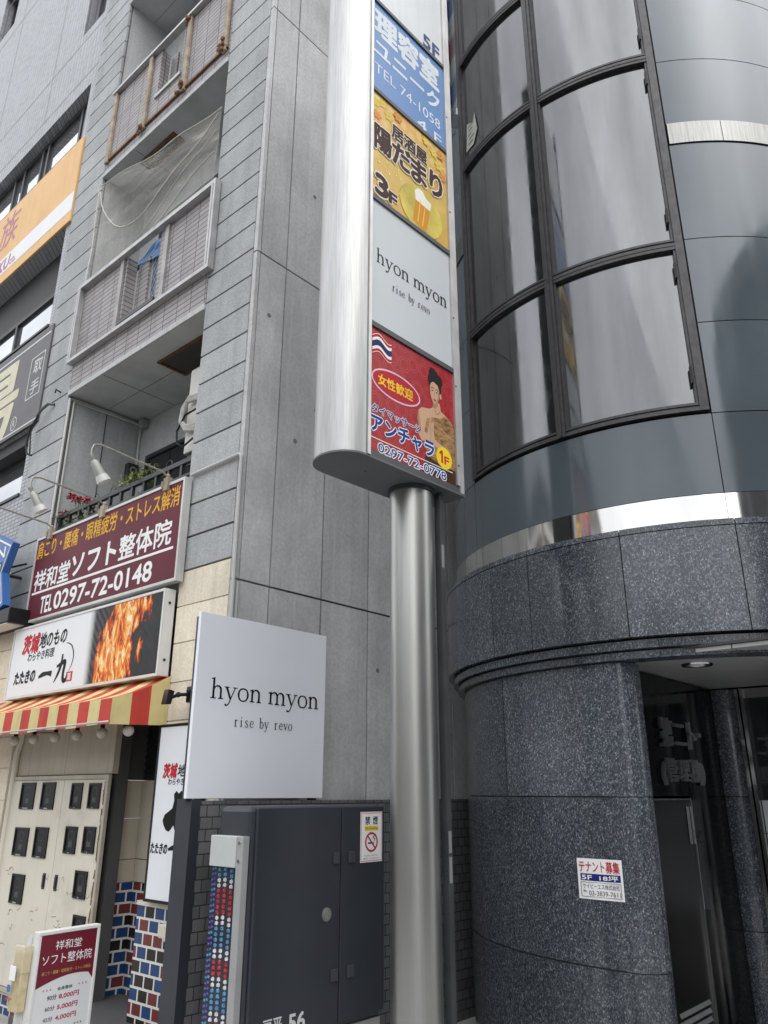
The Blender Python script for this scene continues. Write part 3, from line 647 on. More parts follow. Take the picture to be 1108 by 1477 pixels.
# --- gold panel
def goldp():
    m, N, L, b = nodes('gold_panel'); s = N.new('ShaderNodeSeparateXYZ'); L.new(pos(N), s.inputs[0]); c = N.new('ShaderNodeCombineXYZ'); L.new(s.outputs[1], c.inputs[0]); L.new(s.outputs[2], c.inputs[1])
    col = ramp(N, L, noise(N, L, c.outputs[0], 3.2, 3), [(.35, (.60, .30, .02)), (.55, (.55, .36, .03)), (.7, (.66, .42, .10))])
    v = N.new('ShaderNodeTexVoronoi'); v.voronoi_dimensions = '2D'; v.inputs['Scale'].default_value = 11; L.new(c.outputs[0], v.inputs['Vector'])
    edge = ramp(N, L, s.outputs[2], [(0, 0), (1, 0)])
    g = N.new('ShaderNodeMapRange'); g.inputs[1].default_value = 6.2; g.inputs[2].default_value = 6.6; L.new(s.outputs[2], g.inputs[0])
    f = math_(N, L, 'MULTIPLY', ramp(N, L, v.outputs['Distance'], [(.3, .9), (.45, 0)]), g.outputs[0])
    sp = N.new('ShaderNodeSeparateColor'); L.new(v.outputs['Color'], sp.inputs[0])
    pet = ramp(N, L, sp.outputs[0], [(.0, (.75, .55, .10)), (.6, (.70, .28, .08)), (.8, (.72, .60, .25))])
    L.new(mixc(N, L, f, col, pet), b.inputs['Base Color']); b.inputs['Roughness'].default_value = .32
    return m
gp = panel(2, goldp())
q = MB()
for (a, b, r_, m_i) in ((-.41, 7.06, .05, 0), (-.33, 7.10, .045, 0), (-.26, 7.02, .05, 0), (-.40, 6.93, .045, 1), (.40, 6.95, .06, 0), (.33, 7.05, .05, 0), (.45, 6.85, .05, 1), (.22, 7.10, .045, 0), (.42, 7.08, .05, 1), (-.15, 7.09, .05, 1)):
    q.mi = m_i
    for k in range(6): t = k * math.pi / 3; q.disc(FP, a + r_ * .6 * math.cos(t), b + r_ * .6 * math.sin(t), r_ * .5, r_ * .34, H + .0004 + k * .00006 + q.k * .0005, 12, t); 
    q.k += 1
q.k = 0; q.build('flower_print', [mat('petal_yellow', (.70, .52, .10), .5), mat('petal_orange', (.66, .28, .08), .5)], gp)
q = MB()
for (a, b, r_) in ((-.36, 6.62, .05), (-.28, 6.50, .03), (-.08, 6.58, .035), (.0, 6.40, .02), (.05, 6.68, .025)):
    for t in (.4, .4 + math.pi / 2): q.disc(FP, a, b, r_, r_ * .09, H + .0006, 10, t)
for k in range(26): a, b = random.uniform(-.4, .2), random.uniform(6.15, 6.6); q.disc(FP, a, b, .006 + .012 * random.random() ** 2, .006 + .012 * random.random() ** 2, H + .0005 + k * .00005, 10)
q.build('sparkle_print', mat('sparkle', (.80, .68, .32), .5), gp)
q = MB(); q.disc(FP, .145, 6.285, .275, .235, H + .0024, 48); q.build('bubble_print', mat('bubble', (.62, .50, .10), .4, var=.3, vs=3), gp)
q = MB(); q.mi = 0; q.poly(FP, [(.03, 6.125), (.20, 6.09), (.265, 6.40), (.075, 6.42)], H + .0032); q.mi = 1; q.poly(FP, [(.066, 6.36), (.256, 6.35), (.275, 6.435), (.20, 6.455), (.16, 6.50), (.10, 6.50), (.06, 6.45)], H + .0036); q.mi = 2; q.stroke(FP, [(.09, 6.14), (.13, 6.38)], .006, H + .0038); q.stroke(FP, [(.15, 6.13), (.19, 6.36)], .006, H + .0038)
q.build('beer_print', [mat('beer', (.60, .26, .02), .4), mat('foam', (.82, .80, .72), .5), mat('beer_light', (.80, .50, .10), .4)], gp)
gt = [('居酒屋', -.225, .225, 6.825, 6.975), ('陽', -.43, -.235, 6.57, 6.82), ('だ', -.215, .005, 6.57, 6.80), ('ま', .02, .21, 6.56, 6.80), ('り', .265, .425, 6.57, 6.82), ('3', -.415, -.28, 6.12, 6.315), ('F', -.262, -.17, 6.12, 6.23)]
q = MB()
for tx, a0, a1, b0, b1 in gt: q.text(FP, tx, a0, a1, b0, b1, H + .0042, .085)
q.build('lettering_outline', mat('letter_outline', (.75, .68, .55), .5), gp)
q = MB()
for tx, a0, a1, b0, b1 in gt: q.text(FP, tx, a0, a1, b0, b1, H + .005, .04)
q.build('lettering', mat('brown_letters', (.05, .025, .022), .5), gp)
# --- blue panel
bp2 = panel(3, mat('blue_panel', (.065, .19, .44), .35, 0, .04, 2, spec=.5))
q = MB(); q.text(FP, '理容室', -.428, .425, 7.85, 8.15, H, .045); q.text(FP, 'ユニーク', -.437, .43, 7.60, 7.79, H, .03); q.text(FP, 'TEL 74-1058', -.435, .435, 7.395, 7.505, H, 0); q.text(FP, '4', .11, .24, 7.205, 7.32, H, .01); q.text(FP, 'F', .345, .445, 7.205, 7.32, H, .01); q.build('lettering', mat('pale_letters', (.68, .72, .76), .5), bp2)
# --- top panel
tp = panel(4, mat('top_panel', (.58, .60, .61), .25, 0, .08, 1.2, .15))
q = MB(); q.text(FP, '5F', .22, .45, 8.28, 8.43, H, .03); q.build('lettering', mat('navy_letters', (.05, .08, .20), .5), tp)
# conduit beside the pole
cdq = MB().box(-3.02, -2.975, 3.96, 4.005, -.15, ZP - .01).build('cable_duct', mat('duct_grey', (.06, .062, .066), .3, .3, .2), py_)
q = MB()
for z0, z1 in ((3.06, 3.22), (1.32, 1.44), (1.16, 1.30)): q.box(-2.974, -2.973, 3.968, 3.996, z0, z1)
q.build('tape', mat('pale_tape', (.2, .2, .2), .5), cdq)

# ------------------------------------------------------------------ low dark-tiled wall and the white shop board
lw = thing('tiled_wall', 'low wall of dark grey tiles with a navy edge post behind the metal cabinet', 'wall', (-4.58, 4.8, -.15))
MB().box(-4.66, -4.505, 3.30, 6.9, -.15, 1.60).build('wall', darktile, lw)
q = MB(); q.box(-4.665, -4.50, 3.225, 3.296, -.15, 1.612); q.build('edge_post', navy, lw)
bd = thing('shop_board', 'square white shop board standing on the dark tiled wall above the cabinet', 'sign', (-4.5, 3.8, 1.615))
P = side(-4.5)
MB().plate(P, 3.178, 4.415, 1.615, 2.855, -.03, 0).build('board', board_w, bd, bevel=.003)
q = MB(); serif(q, P, 'hyon myon', 3.305, 4.345, 2.268, .088, .0015, .085); serif(q, P, 'rise by revo', 3.52, 4.075, 2.090, .046, .0015, .085, 1.05); q.build('lettering', black, bd)
q = MB(); q.plate(P, 3.20, 3.25, 1.6, 2.83, -.08, -.031); q.plate(P, 4.33, 4.38, 1.6, 2.83, -.08, -.031); q.build('back_post', navy, bd)

# ------------------------------------------------------------------ street cabinet
cb = thing('utility_cabinet', 'dark navy metal utility cabinet with two doors in front of the tiled wall', 'cabinet', (-4.07, 3.85, -.15))
MB().box(-4.22, -3.93, 3.29, 4.44, -.15, .27).build('plinth', mat('plinth_concrete', (.3, .3, .29), .9, bmp=.2), cb)
MB().box(-4.24, -3.925, 3.255, 4.455, .272, 1.572).build('body', navy, cb, bevel=.03)
P = side(-3.925)
d1 = MB().plate(P, 3.285, 4.014, .31, 1.565, 0, .025).build('door', navy, cb, bevel=.008)
q = MB(); q.tube([P.P(3.89, .925, .025), P.P(3.89, .925, .031)], .040, 28); q.tube([P.P(3.89, .925, .031), P.P(3.89, .925, .037)], .028, 24); q.plate(P, 3.885, 3.895, .90, .95, .037, .041)
q.build('lock', mat('lock_metal', (.35, .34, .32), .4, .7), d1)
d2 = MB().plate(P, 4.02, 4.45, .31, 1.565, 0, .025).build('door', navy, cb, bevel=.008)
for a0, a1, b0, b1 in ((3.937, 3.991, 1.215, 1.285), (4.08, 4.136, 1.215, 1.285), (3.934, 3.994, .543, .612), (4.08, 4.138, .546, .614)):
    MB().plate(P, a0, a1, b0, b1, .025, .042).build('latch', mat('latch_grey', (.06, .066, .08), .45, .3), cb, bevel=.004)
q = MB(); q.text(P, '戸平', 3.40, 3.545, .36, .428, .0262, .02); q.text(P, '56', 3.60, 3.728, .34, .425, .0262, .03); q.build('lettering', mat('stencil_white', (.62, .62, .62), .6), d1)
ns = thing('no_smoking_sticker', 'white no-smoking sticker with red ring on the right door of the navy cabinet', 'sticker', (-3.899, 4.31, 1.205))
P = side(-3.8985)
MB().plate(P, 4.198, 4.422, 1.207, 1.528, 0, .0012).build('sheet', white, ns)
q = MB(); q.frame(P, 4.203, 4.417, 1.212, 1.523, .006, .0012, .0016); q.build('border', mat('pink_border', (.60, .25, .30), .5), ns)
q = MB(); q.text(P, '禁', 4.245, 4.295, 1.445, 1.498, .002, .02); q.text(P, '煙', 4.325, 4.375, 1.445, 1.498, .002, .02); q.build('heading', black, ns)
q = MB(); q.plate(P, 4.24, 4.38, 1.405, 1.436, .0012, .0016); q.build('caution_band', mat('band_yellow', (.75, .55, .03), .5), ns)
q = MB(); q.text(P, 'No Smoking', 4.25, 4.37, 1.410, 1.431, .0022, 0); q.text(P, '路上喫煙はご遠慮ください', 4.24, 4.38, 1.243, 1.253, .002, 0); q.text(P, '環境美化にご協力お願いします', 4.225, 4.395, 1.225, 1.235, .002, 0); q.build('lettering', grey_print, ns)
q = MB(); q.ring(P, 4.31, 1.333, .066, .064, .052, .050, .002); q.stroke(P, [(4.272, 1.372), (4.348, 1.294)], .006, .0024); q.build('prohibition_ring', mat('ring_red', (.42, .02, .06), .5), ns)
q = MB(); q.plate(P, 4.275, 4.335, 1.322, 1.332, .0012, .0018); q.stroke(P, [(4.335, 1.34), (4.345, 1.352), (4.325, 1.362), (4.34, 1.372)], .003, .002); q.build('cigarette_print', black, ns)
# reflective corner guard on the cabinet's street side
gd = thing('reflective_guard', 'silver-framed strip of glittering red, white and blue reflectors on the cabinet side', 'reflector', (-4.08, 3.24, .28))
P = front(3.252)
q = MB(); q.plate(P, -4.232, -3.985, 1.232, 1.405, 0, .055); q.build('cap', mat('guard_grey', (.50, .53, .52), .5, .2), gd, bevel=.004)
q = MB(); q.plate(P, -3.983, -3.925, .272, 1.405, 0, .05); q.build('frame', mat('guard_frame', (.42, .43, .43), .42, .5, .1), gd, bevel=.004)
q = MB()
for z in (1.27, 1.37): q.tube([P.P(-3.955, z, .05), P.P(-3.955, z, .056)], .011, 12)
q.build('rivet', chrome, gd)
MB().plate(P, -4.232, -3.985, .272, 1.23, 0, .03).build('reflector_bed', mat('bed_dark', (.05, .055, .07), .2, .5), gd)
lens_m = [mat('lens_blue', (.10, .32, .55), .08, .45, .5, 60, coat=.6), mat('lens_white', (.78, .80, .82), .08, .45, .3, 60, coat=.6), mat('lens_red', (.52, .03, .04), .08, .35, .5, 60, coat=.6), mat('lens_violet', (.12, .12, .45), .1, .4, .6, 60, coat=.6)]
q = MB(); pat = [0, 0, 1, 1, 2, 2, 2, 2, 2, 1, 1, 0, 0, 0, 0, 1, 1, 2, 2, 2, 1, 1, 0, 0]
for i, k in enumerate(pat * 2):
    z = 1.212 - i * .029
    if z < .285: break
    for j, x in enumerate((-4.216, -4.193, -4.150, -4.095, -4.035)):
        q.mi = (3 if i % 4 else 0) if j < 2 else k
        q.ball(P.P(x, z + .006 * (j % 2), .03), .0135 if j > 1 else .009, 6)
q.build('reflector_lenses', lens_m, gd, smooth=False)

# ------------------------------------------------------------------ grey stone building
gb_ = thing('grey_building', 'narrow grey stone building with recessed balconies and brown-grey tiled parapets', 'building', (-6.8, 6, -.15))
YB = 3.609
def pillar(x0, x1, cap, lo):
    q = MB(); zk = [3.402 + .2975 * k for k in range(40)]
    for a, b in zip(zk[:-1], zk[1:]): q.box(x0, x1, YB, YB + .03, a + .010, b - .010)
    p = q.build('pillar', stone, gb_); MB().box(x0 + .006, x1 - .006, YB + .018, 4.62, 3.40, zk[-1]).build('pillar_core', groove, p)
    q = MB(); zk = [.90, 1.28, 1.58, 1.88, 2.18, 2.48, 2.795, 3.10, 3.398]
    for a, b in zip(zk[:-1], zk[1:]): q.box(x0, x1, YB, YB + .03, a + .005, b - .005)
    q.box(x0 + .006, x1 - .006, YB + .012, 4.2, -.15, 3.396); q.build('pillar_base', beige, gb_)
pillar(-8.85, -8.1, 0, 0); pillar(-5.46, -4.782, 0, 0)
# side wall made of panels
sy = [3.612, 3.66, 3.975, 4.56, 5.16, 5.76, 6.42, 7.1, 7.8, 8.5, 9.2, 9.9]; sz = [-.15, 3.225, 6.33, 9.45, 12.6, 15.2]
q = MB()
for i in range(len(sy) - 1):
    for j in range(len(sz) - 1):
        g = .008 if i else .004
        q.box(-4.78, -4.73, sy[i] + g, sy[i + 1] - g, sz[j] + .009, sz[j + 1] - .009)
q.build('side_wall', concrete, gb_)
q = MB(); q.box(-5.1, -4.742, 4.2, 9.9, -.15, 15.2); q.box(-5.1, -4.785, 3.68, 4.2, 3.41, 15.2); q.build('side_backing', joint, gb_)
q = MB()
for y, z in ((3.80, 5.72), (4.18, 4.6), (4.3, 7.4), (4.42, 5.0), (5.3, 2.7)): q.tube([(-4.732, y, z), (-4.7285, y, z)], .022, 14)
q.build('plug', mat('plug_grey', (.16, .165, .17), .9), gb_)
# balconies


for z, yb in ((6.03, 4.58), (9.25, 4.25), (12.45, 4.25)):
    s_ = MB().box(-8.098, -5.462, 3.615, 4.8, z, z + .2).build('balcony_slab', soffit, gb_)
    q = MB(); q.box(-8.097, -5.463, 3.592, 3.614, z - .012, z + .05); q.build('slab_edge', plaster, s_)
    q = MB(); q.box(-6.86 - .5, -6.855 - .5, 3.63, yb - .01, z - .003, z - .0005); q.box(-8.09, -5.47, 4.0 + (yb - 4.25) * .3, 4.004 + (yb - 4.25) * .3, z - .003, z - .0005); q.build('soffit_joint', joint, s_)
    hx0, hx1, hy0, hy1 = (-6.66, -5.75, 3.86, 4.23) if z < 7 else (-7.5, -6.75, 3.77, 3.95) if z < 10 else (-7.3, -6.6, 3.8, 3.98)
    q = MB(); q.box(hx0, hx1, hy0, hy0 + .03, z - .02, z - .001); q.box(hx0, hx1, hy1 - .03, hy1, z - .02, z - .001); q.box(hx0, hx0 + .03, hy0 + .03, hy1 - .03, z - .02, z - .001); q.box(hx1 - .03, hx1, hy0 + .03, hy1 - .03, z - .02, z - .001)
    ho = q.build('escape_hatch', rust, s_); MB().box(hx0 + .03, hx1 - .03, hy0 + .03, hy1 - .03, z - .006, z - .001).build('hatch_cover', mat('hatch_dark', (.055, .05, .047), .6), ho)
def parapet(z0, z1, sx0, sx1, sz0, old):
    q = MB(); q.box(-8.098, sx0, 3.60, 3.72, z0, z1); q.box(sx1, -5.462, 3.60, 3.72, z0, z1); q.box(sx0, sx1, 3.60, 3.72, z0, sz0)
    p = q.build('parapet', tile, gb_); mt = steel_old if old else steel_trim
    q = MB(); q.box(sx0 - .02, sx1 + .02, 3.575, 3.61, sz0 - .05, sz0 - .002); q.build('opening_sill', darkmetal if not old else steel_trim, p)
    return p
# lower parapet (second floor up)
p2 = parapet(6.082, 7.46, -7.09, -6.43, 6.60, False)
q = MB(); q.box(-8.13, -5.375, 3.53, 3.598, 6.43, 6.475); q.build('lower_rail', steel_trim, p2)
q = MB(); q.box(-8.13, -5.375, 3.53, 3.60, 7.462, 7.515); q.build('top_rail', steel_trim, p2)
for x0, x1 in ((-8.13, -8.06), (-5.445, -5.375)):
    q = MB(); q.box(x0, x0 + .03, 3.53, 3.598, 6.476, 7.461); q.box(x1 - .03, x1, 3.53, 3.598, 6.476, 7.461); q.box(x0 + .0305, x1 - .0305, 3.55, 3.598, 6.476, 7.461); q.build('end_post', steel_trim, p2)
for x in (-7.175, -6.275):
    MB().box(x - .035, x + .035, 3.575, 3.598, 6.476, 7.461).build('post', mat('dull_trim', (.33, .32, .31), .5, .3, .2, 5, .4), p2)
# upper parapets
for z in (9.31, 12.51):
    p3 = parapet(z, z + 1.30, -6.95, -6.45, z + .52, True)
    MB().box(-8.06, -5.40, 3.54, 3.62, z + 1.305, z + 1.345).build('top_rail', steel_trim, p3)
    MB().box(-8.06, -5.47, 3.575, 3.598, z + .13, z + .16).build('lower_rail', rust, p3)
    for x in (-8.0, -7.15, -6.305, -5.525):
        q = MB(); x0 = x + random.uniform(-.01, .01); q.box(x - .04, x + .035, 3.56, 3.598, z + .10, z + 1.30)
        q.build('post', steel_old, p3, bevel=.006)
    q = MB()
    for x, zz in ((-5.56, z + .14), (-5.53, z + .22), (-6.34, z + .16), (-7.2, z + .12), (-6.33, z + 1.28)):
        for k in range(9): q.ball((x + random.gauss(0, .03), 3.553 + random.gauss(0, .01), zz + random.gauss(0, .035)), random.uniform(.012, .03), 6, 1.3)
    q.build('rust_scab', rust, p3)
def lattice(x0, x1, z0, z1, y, glassmat):
    f = MB(); f.frame(front(y), x0, x1, z0, z1, .035, -.03, .01); W_ = f.build('lattice_window', steel_trim, gb_)
    MB().plate(front(y), x0 + .035, x1 - .035, z0 + .035, z1 - .035, -.02, -.015).build('pane', glassmat, W_)
    q = MB(); n = 7; w_, h_ = x1 - x0 - .07, z1 - z0 - .07
    for d in (1, -1):
        k = -8
        while k < 14:
            # diagonals clipped to the pane
            c_ = k * .11; pts = []
            for t in (0, 1):
                x = x0 + .035 + w_ * t; pts.append((x, z0 + .035 + c_ + d * (x - x0) * 1.6 if d == 1 else z0 + .035 + c_ - (x - x0) * 1.6 + .9))
            (xa, za), (xb, zb_) = pts; lo, hi = z0 + .035, z1 - .035
            def clip(xa, za, xb, zb_, lo, hi):
                if za > zb_: xa, za, xb, zb_ = xb, zb_, xa, za
                if zb_ < lo or za > hi: return None
                s = (xb - xa) / (zb_ - za)
                if za < lo: xa += s * (lo - za); za = lo
                if zb_ > hi: xb -= s * (zb_ - hi); zb_ = hi
                return xa, za, xb, zb_
            r_ = clip(xa, za, xb, zb_, lo, hi)
            if r_ and abs(r_[1] - r_[3]) > .03: q.tube([(r_[0], y - .012 - .003 * d, r_[1]), (r_[2], y - .012 - .003 * d, r_[3])], .0045, 5)
            k += 1
    q.build('lattice', steel_trim, W_)
lattice(-6.86, -6.44, 6.64, 7.42, 3.78, glass_d); lattice(-6.80, -6.47, 9.86, 10.56, 3.78, glass_d); lattice(-6.80, -6.47, 13.06, 13.7, 3.78, glass_d)
q = MB()
for (a, b, z0, z1) in ((-7.09, -6.865, 6.605, 7.455), (-6.945, -6.81, 9.835, 10.6), (-6.945, -6.81, 13.035, 13.8)): q.box(a + .002, b, 3.74, 3.77, z0, z1); 
q.build('slot_reveal', tile, gb_)
# inner balcony walls and openings
MB().box(-8.104, -8.096, 3.66, 4.6, 3.42, 15).build('inner_lining', plaster, gb_)
q = MB(); q.box(-8.099, -5.2, 4.58, 4.7, 3.3, 6.028); q.box(-8.099, -5.2, 4.25, 4.4, 6.24, 15); q.build('inner_wall', plaster, gb_)
q = MB()
for y, z0, z1 in ((3.66, 3.4, 6.0), (4.10, 3.4, 6.0)): q.box(-8.0955, -8.093, y, y + .012, z0, z1)
q.build('wall_joint', joint, gb_)
q = MB(); q.frame(front(4.578), -7.86, -5.5, 4.3, 5.5, .05, 0, .03); W_ = q.build('balcony_window', darkmetal, gb_)
MB().plate(front(4.578), -7.81, -5.55, 4.35, 5.45, 0, .01).build('pane', mat('dark_pane', (.02, .021, .023), .05), W_)
q = MB(); q.frame(front(4.248), -7.6, -5.9, 7.0, 8.7, .05, 0, .03); W_ = q.build('balcony_window', darkmetal, gb_)
MB().plate(front(4.248), -7.55, -5.95, 7.05, 8.65, 0, .01).build('pane', glass_d, W_)
MB().box(-8.1, -5.46, 3.75, 4.7, 3.30, 3.42).build('balcony_slab', soffit, gb_)
# conduits
q = MB(); q.tube([(-8.075, 3.62, 4.25), (-8.075, 3.62, 5.985), (-8.075, 4.1, 6.0), (-8.075, 4.56, 6.0), (-8.05, 4.56, 4.4)], .016, 8); q.tube([(-8.075, 3.675, 4.25), (-8.075, 3.675, 5.965), (-8.04, 4.55, 5.97)], .013, 8)
q.build('conduit', mat('conduit_pale', (.55, .55, .53), .5), gb_)
q = MB(); q.tube([(-5.40, 3.585, 4.265), (-4.73, 3.585, 4.275), (-4.712, 3.59, 4.25), (-4.712, 3.60, 2.3)], .016, 8); q.tube([(-4.712, 3.64, 3.2), (-4.712, 3.64, 1.4)], .012, 8)
q.build('conduit', mat('conduit_grey', (.45, .45, .44), .5, .2), gb_)
tag(MB().ball((-7.95, 4.5, 5.93), .05, 10).box(-8.0, -7.9, 4.48, 4.56, 5.9, 6.0).build('ceiling_lamp', mat('lamp_grey', (.3, .3, .3), .5)), 'small grey lamp under the balcony ceiling in the far corner', 'lamp')
sp = thing('wall_speaker', 'small dark wall speaker box on the inner balcony wall beside the window', 'speaker', (-8.05, 4.5, 5.2))
MB().box(-8.09, -8.0, 4.42, 4.56, 5.2, 5.42).build('casing', darkmetal, sp, bevel=.008); MB().ring(side(-7.999), 4.49, 5.33, .05, .05, .03, .03, .001).build('ring', steel_trim, sp)
# ground floor of the grey building
gm = MB(); xs = [-8.6, -7.75, -7.05, -6.235]; zs_ = [1.80, 2.22, 2.7, 3.29]
for a, b in zip(xs[:-1], xs[1:]):
    for c_, d_ in zip(zs_[:-1], zs_[1:]): gm.box(a + .003, b - .003, 3.645, 3.70, c_ + .003, d_ - .003)
gm.build('panel_wall', creamwall, gb_)
MB().box(-8.6, -6.235, 3.702, 3.8, -.15, 3.29).build('panel_backing', joint, gb_)
MB().box(-8.6, -6.235, 3.66, 3.70, -.15, .02).build('tile_skirting', colortile, gb_)
q = MB(); q.box(-6.44, -6.33, 3.81, 4.12, -.15, .945); q.box(-6.331, -5.3, 4.0, 4.12, -.15, .945); q.build('passage_tiles', colortile, gb_)
q = MB()
for a, b in ((-6.325, -6.05), (-6.042, -5.3)):
    for c_, d_ in ((.95, 1.12), (1.128, 1.44), (1.448, 1.752)): q.box(a, b, 4.006, 4.1, c_, d_)
for c_, d_ in ((.95, 1.12), (1.128, 1.44), (1.448, 1.752)): q.box(-6.44, -6.331, 3.81, 4.1, c_, d_)
q.build('passage_panels', creamwall, gb_)
q = MB()
for k in range(12):
    z = 1.76 + k * .058; q.add([(-6.33, 4.0, z), (-5.3, 4.0, z), (-5.3, 4.02, z + .056), (-6.33, 4.02, z + .056), (-6.33, 4.04, z), (-5.3, 4.04, z)], [(0, 1, 2, 3), (0, 4, 5, 1)])
q.build('shutter', mat('shutter_dark', (.035, .037, .04), .5, .4), gb_)
MB().box(-6.44, -5.3, 4.05, 4.15, 1.755, 3.3).box(-6.44, -6.332, 3.70, 4.049, 1.755, 3.3).build('passage_backing', joint, gb_)
MB().box(-6.33, -5.2, 3.1, 4.0, -.15, .13).build('passage_step', mat('step_stone', (.07, .07, .072), .7, bmp=.2), gb_)
q = MB(); q.box(-5.56, -4.80, 3.58, 3.604, -.15, .875); q.build('base_tiles', colortile, gb_)
MB().box(-5.56, -4.80, 3.57, 3.604, .877, .905).build('base_ledge', cream, gb_)
q = MB(); q.tube([(-8.0, 3.62, -.15), (-8.0, 3.62, 2.0), (-7.95, 3.62, 2.15), (-7.9, 3.62, 2.6)], .03, 10); q.build('drain_pipe', cream, gb_)
MB().box(-8.85, -4.75, 4.7, 9.9, 15.2, 15.4).build('roof', concrete, gb_)
MB().box(-8.85, -5.1, 9.7, 9.9, -.15, 15.2).build('rear_wall', concrete, gb_)

# meter cabinet
mc = thing('meter_cabinet', 'cream steel meter cupboard with two doors and dark meter windows under the awning', 'meter cupboard', (-7.1, 3.62, .03))
q = MB(); q.frame(front(3.645), -8.02, -6.235, .03, 1.795, .035, 0, .03); q.build('frame', mat('frame_cream', (.46, .42, .34), .55, 0, .15, 6, .5, .6), mc)
meters = [(-7.785, -7.505, 1.505, 1.74), (-7.37, -7.125, 1.508, 1.74), (-6.83, -6.64, 1.52, 1.73), (-6.53, -6.34, 1.525, 1.728), (-7.785, -7.51, 1.105, 1.345), (-7.385, -7.14, 1.105, 1.358), (-6.838, -6.64, 1.163, 1.378), (-6.53, -6.34, 1.18, 1.384), (-7.705, -7.46, .715, .955), (-6.585, -6.388, .838, 1.045), (-6.53, -6.34, .50, .72)]
P = front(3.645)
for a0, a1 in ((-7.983, -6.990), (-6.984, -6.272)):
    D_ = MB().plate(P, a0, a1, .07, 1.757, 0, .022).build('door', cream, mc, bevel=.004)
    for m0, m1, z0, z1 in meters:
        if not (a0 < m0 < a1): continue
        q = MB(); q.frame(P, m0, m1, z0, z1, .018, .022, .034); q.plate(P, m0 + .018, m1 - .018, z0 + .018, z1 - .018, .0222, .025)
        q.mi = 1; cxm = (m0 + m1) / 2; q.ring(P, cxm, z1 - .075, .042, .042, .036, .036, .0262, 20); q.plate(P, cxm - .035, cxm + .03, z0 + .05, z0 + .095, .0252, .0262); q.mi = 0
        W_ = q.build('meter_window', [blackm, mat('dial_grey', (.055, .055, .058), .5)], D_)
        # one more level would be too deep: the tag sits in the same mesh
    q = MB(); ha = -7.115 if a0 < -7 else -6.90; q.plate(P, ha - .025, ha + .025, .865, .99, .022, .026); q.plate(P, ha - .012, ha + .012, .885, .975, .026, .036); q.build('handle', darkmetal, D_)
q = MB()
for m0, m1, z0, z1 in meters: q.plate(P, m0 + .09, m1 - .09, z0 + .003, z0 + .014, .0342, .036)
q.build('meter_tag', steel_trim, mc)
q = MB()
for i in range(26): a, b = random.uniform(-7.9, -6.3), random.choice((random.uniform(.6, .7), random.uniform(.85, 1.0), random.uniform(.3, .9))); l = random.uniform(.02, .1); q.stroke(P, [(a, b), (a + l * .6, b + random.uniform(-.02, .03)), (a + l, b + random.uniform(-.02, .04))], .002, .0228)
for i in range(40): z = random.uniform(.3, 1.75); q.stroke(P, [(-6.285 + random.uniform(-.01, .008), z), (-6.285 + random.uniform(-.01, .008), z - random.uniform(.03, .12))], random.uniform(.002, .012), .0229)
q.build('scratches', rust, mc)

# awning
aw = thing('awning', 'red and yellow striped fabric awning below the restaurant sign', 'awning', (-7, 3.4, 2.15))
q = MB(); YT, YF_, ZT_, ZF_, ZV = 3.605, 3.115, 2.535, 2.32, 2.13; x = -5.45; i = 0; sw = .163
while x > -9.2:
    x1 = x - sw; q.mi = (i + 1) % 2
    for k in range(4):
        t0, t1 = k / 4, (k + 1) / 4; f = lambda t: -.03 * math.sin(math.pi * t)
        q.add([(x, YT + (YF_ - YT) * t0, ZT_ + (ZF_ - ZT_) * t0 + f(t0)), (x1, YT + (YF_ - YT) * t0, ZT_ + (ZF_ - ZT_) * t0 + f(t0)), (x1, YT + (YF_ - YT) * t1, ZT_ + (ZF_ - ZT_) * t1 + f(t1)), (x, YT + (YF_ - YT) * t1, ZT_ + (ZF_ - ZT_) * t1 + f(t1))], [(0, 1, 2, 3)])
    b0 = .006 * math.sin(i * 1.3); b1 = .006 * math.sin((i + 1) * 1.3)
    q.add([(x, YF_, ZF_), (x1, YF_, ZF_), (x1, YF_ - .004, ZV + b1), (x, YF_ - .004, ZV + b0)], [(0, 1, 2, 3)])
    x = x1; i += 1
def fabric(name, c):
    m = mat(name, c, .75, 0, .1, 5, .35, .35); return m
ay, ar = fabric('awning_yellow', (.62, .52, .24)), fabric('awning_red', (.48, .045, .028))
can = q.build('canopy', [ay, ar], aw)
q = MB(); n = 3
for k in range(3):
    q.mi = k % 2; t0, t1 = k / 3, (k + 1) / 3; Y_ = lambda t: YF_ + (YT - YF_) * t; Z_ = lambda t: ZF_ + (ZT_ - ZF_) * t - .02 * math.sin(math.pi * t)
    q.add([(-5.449, Y_(t0), Z_(t0)), (-5.449, Y_(t1), Z_(t1)), (-5.449, Y_(t1), ZV + .02 * t1), (-5.449, Y_(t0), ZV + .02 * t0)], [(0, 1, 2, 3)])
q.build('end_flap', [ay, ar], aw)
q = MB(); q.tube([(-9.2, 3.12, 2.15), (-5.46, 3.12, 2.15)], .012, 8); q.tube([(-5.47, 3.12, 2.15), (-5.47, 3.6, 2.17)], .012, 8); q.tube([(-7.2, 3.12, 2.15), (-7.2, 3.6, 2.17)], .012, 8); q.build('support_rod', steel_trim, aw)
nm = ['leftmost', 'second from the left', 'third from the left', 'third from the right', 'second from the right', 'rightmost']
for i, x in enumerate((-7.47, -7.10, -6.71, -6.34, -5.94, -5.55)):
    g_ = thing('globe_bulb', 'frosted round bulb under the striped awning, ' + nm[i] + ' of the row', 'bulb', (x, 3.34, 2.06), 'bulbs under the awning')
    MB().ball((x, 3.34, 2.10), .043, 14).build('globe', mat('frosted_globe', (.55, .52, .46), .35), g_, smooth=True)
    MB().cyl(x, 3.34, 2.135, 2.19, .018, 10).build('socket', blackm, g_)


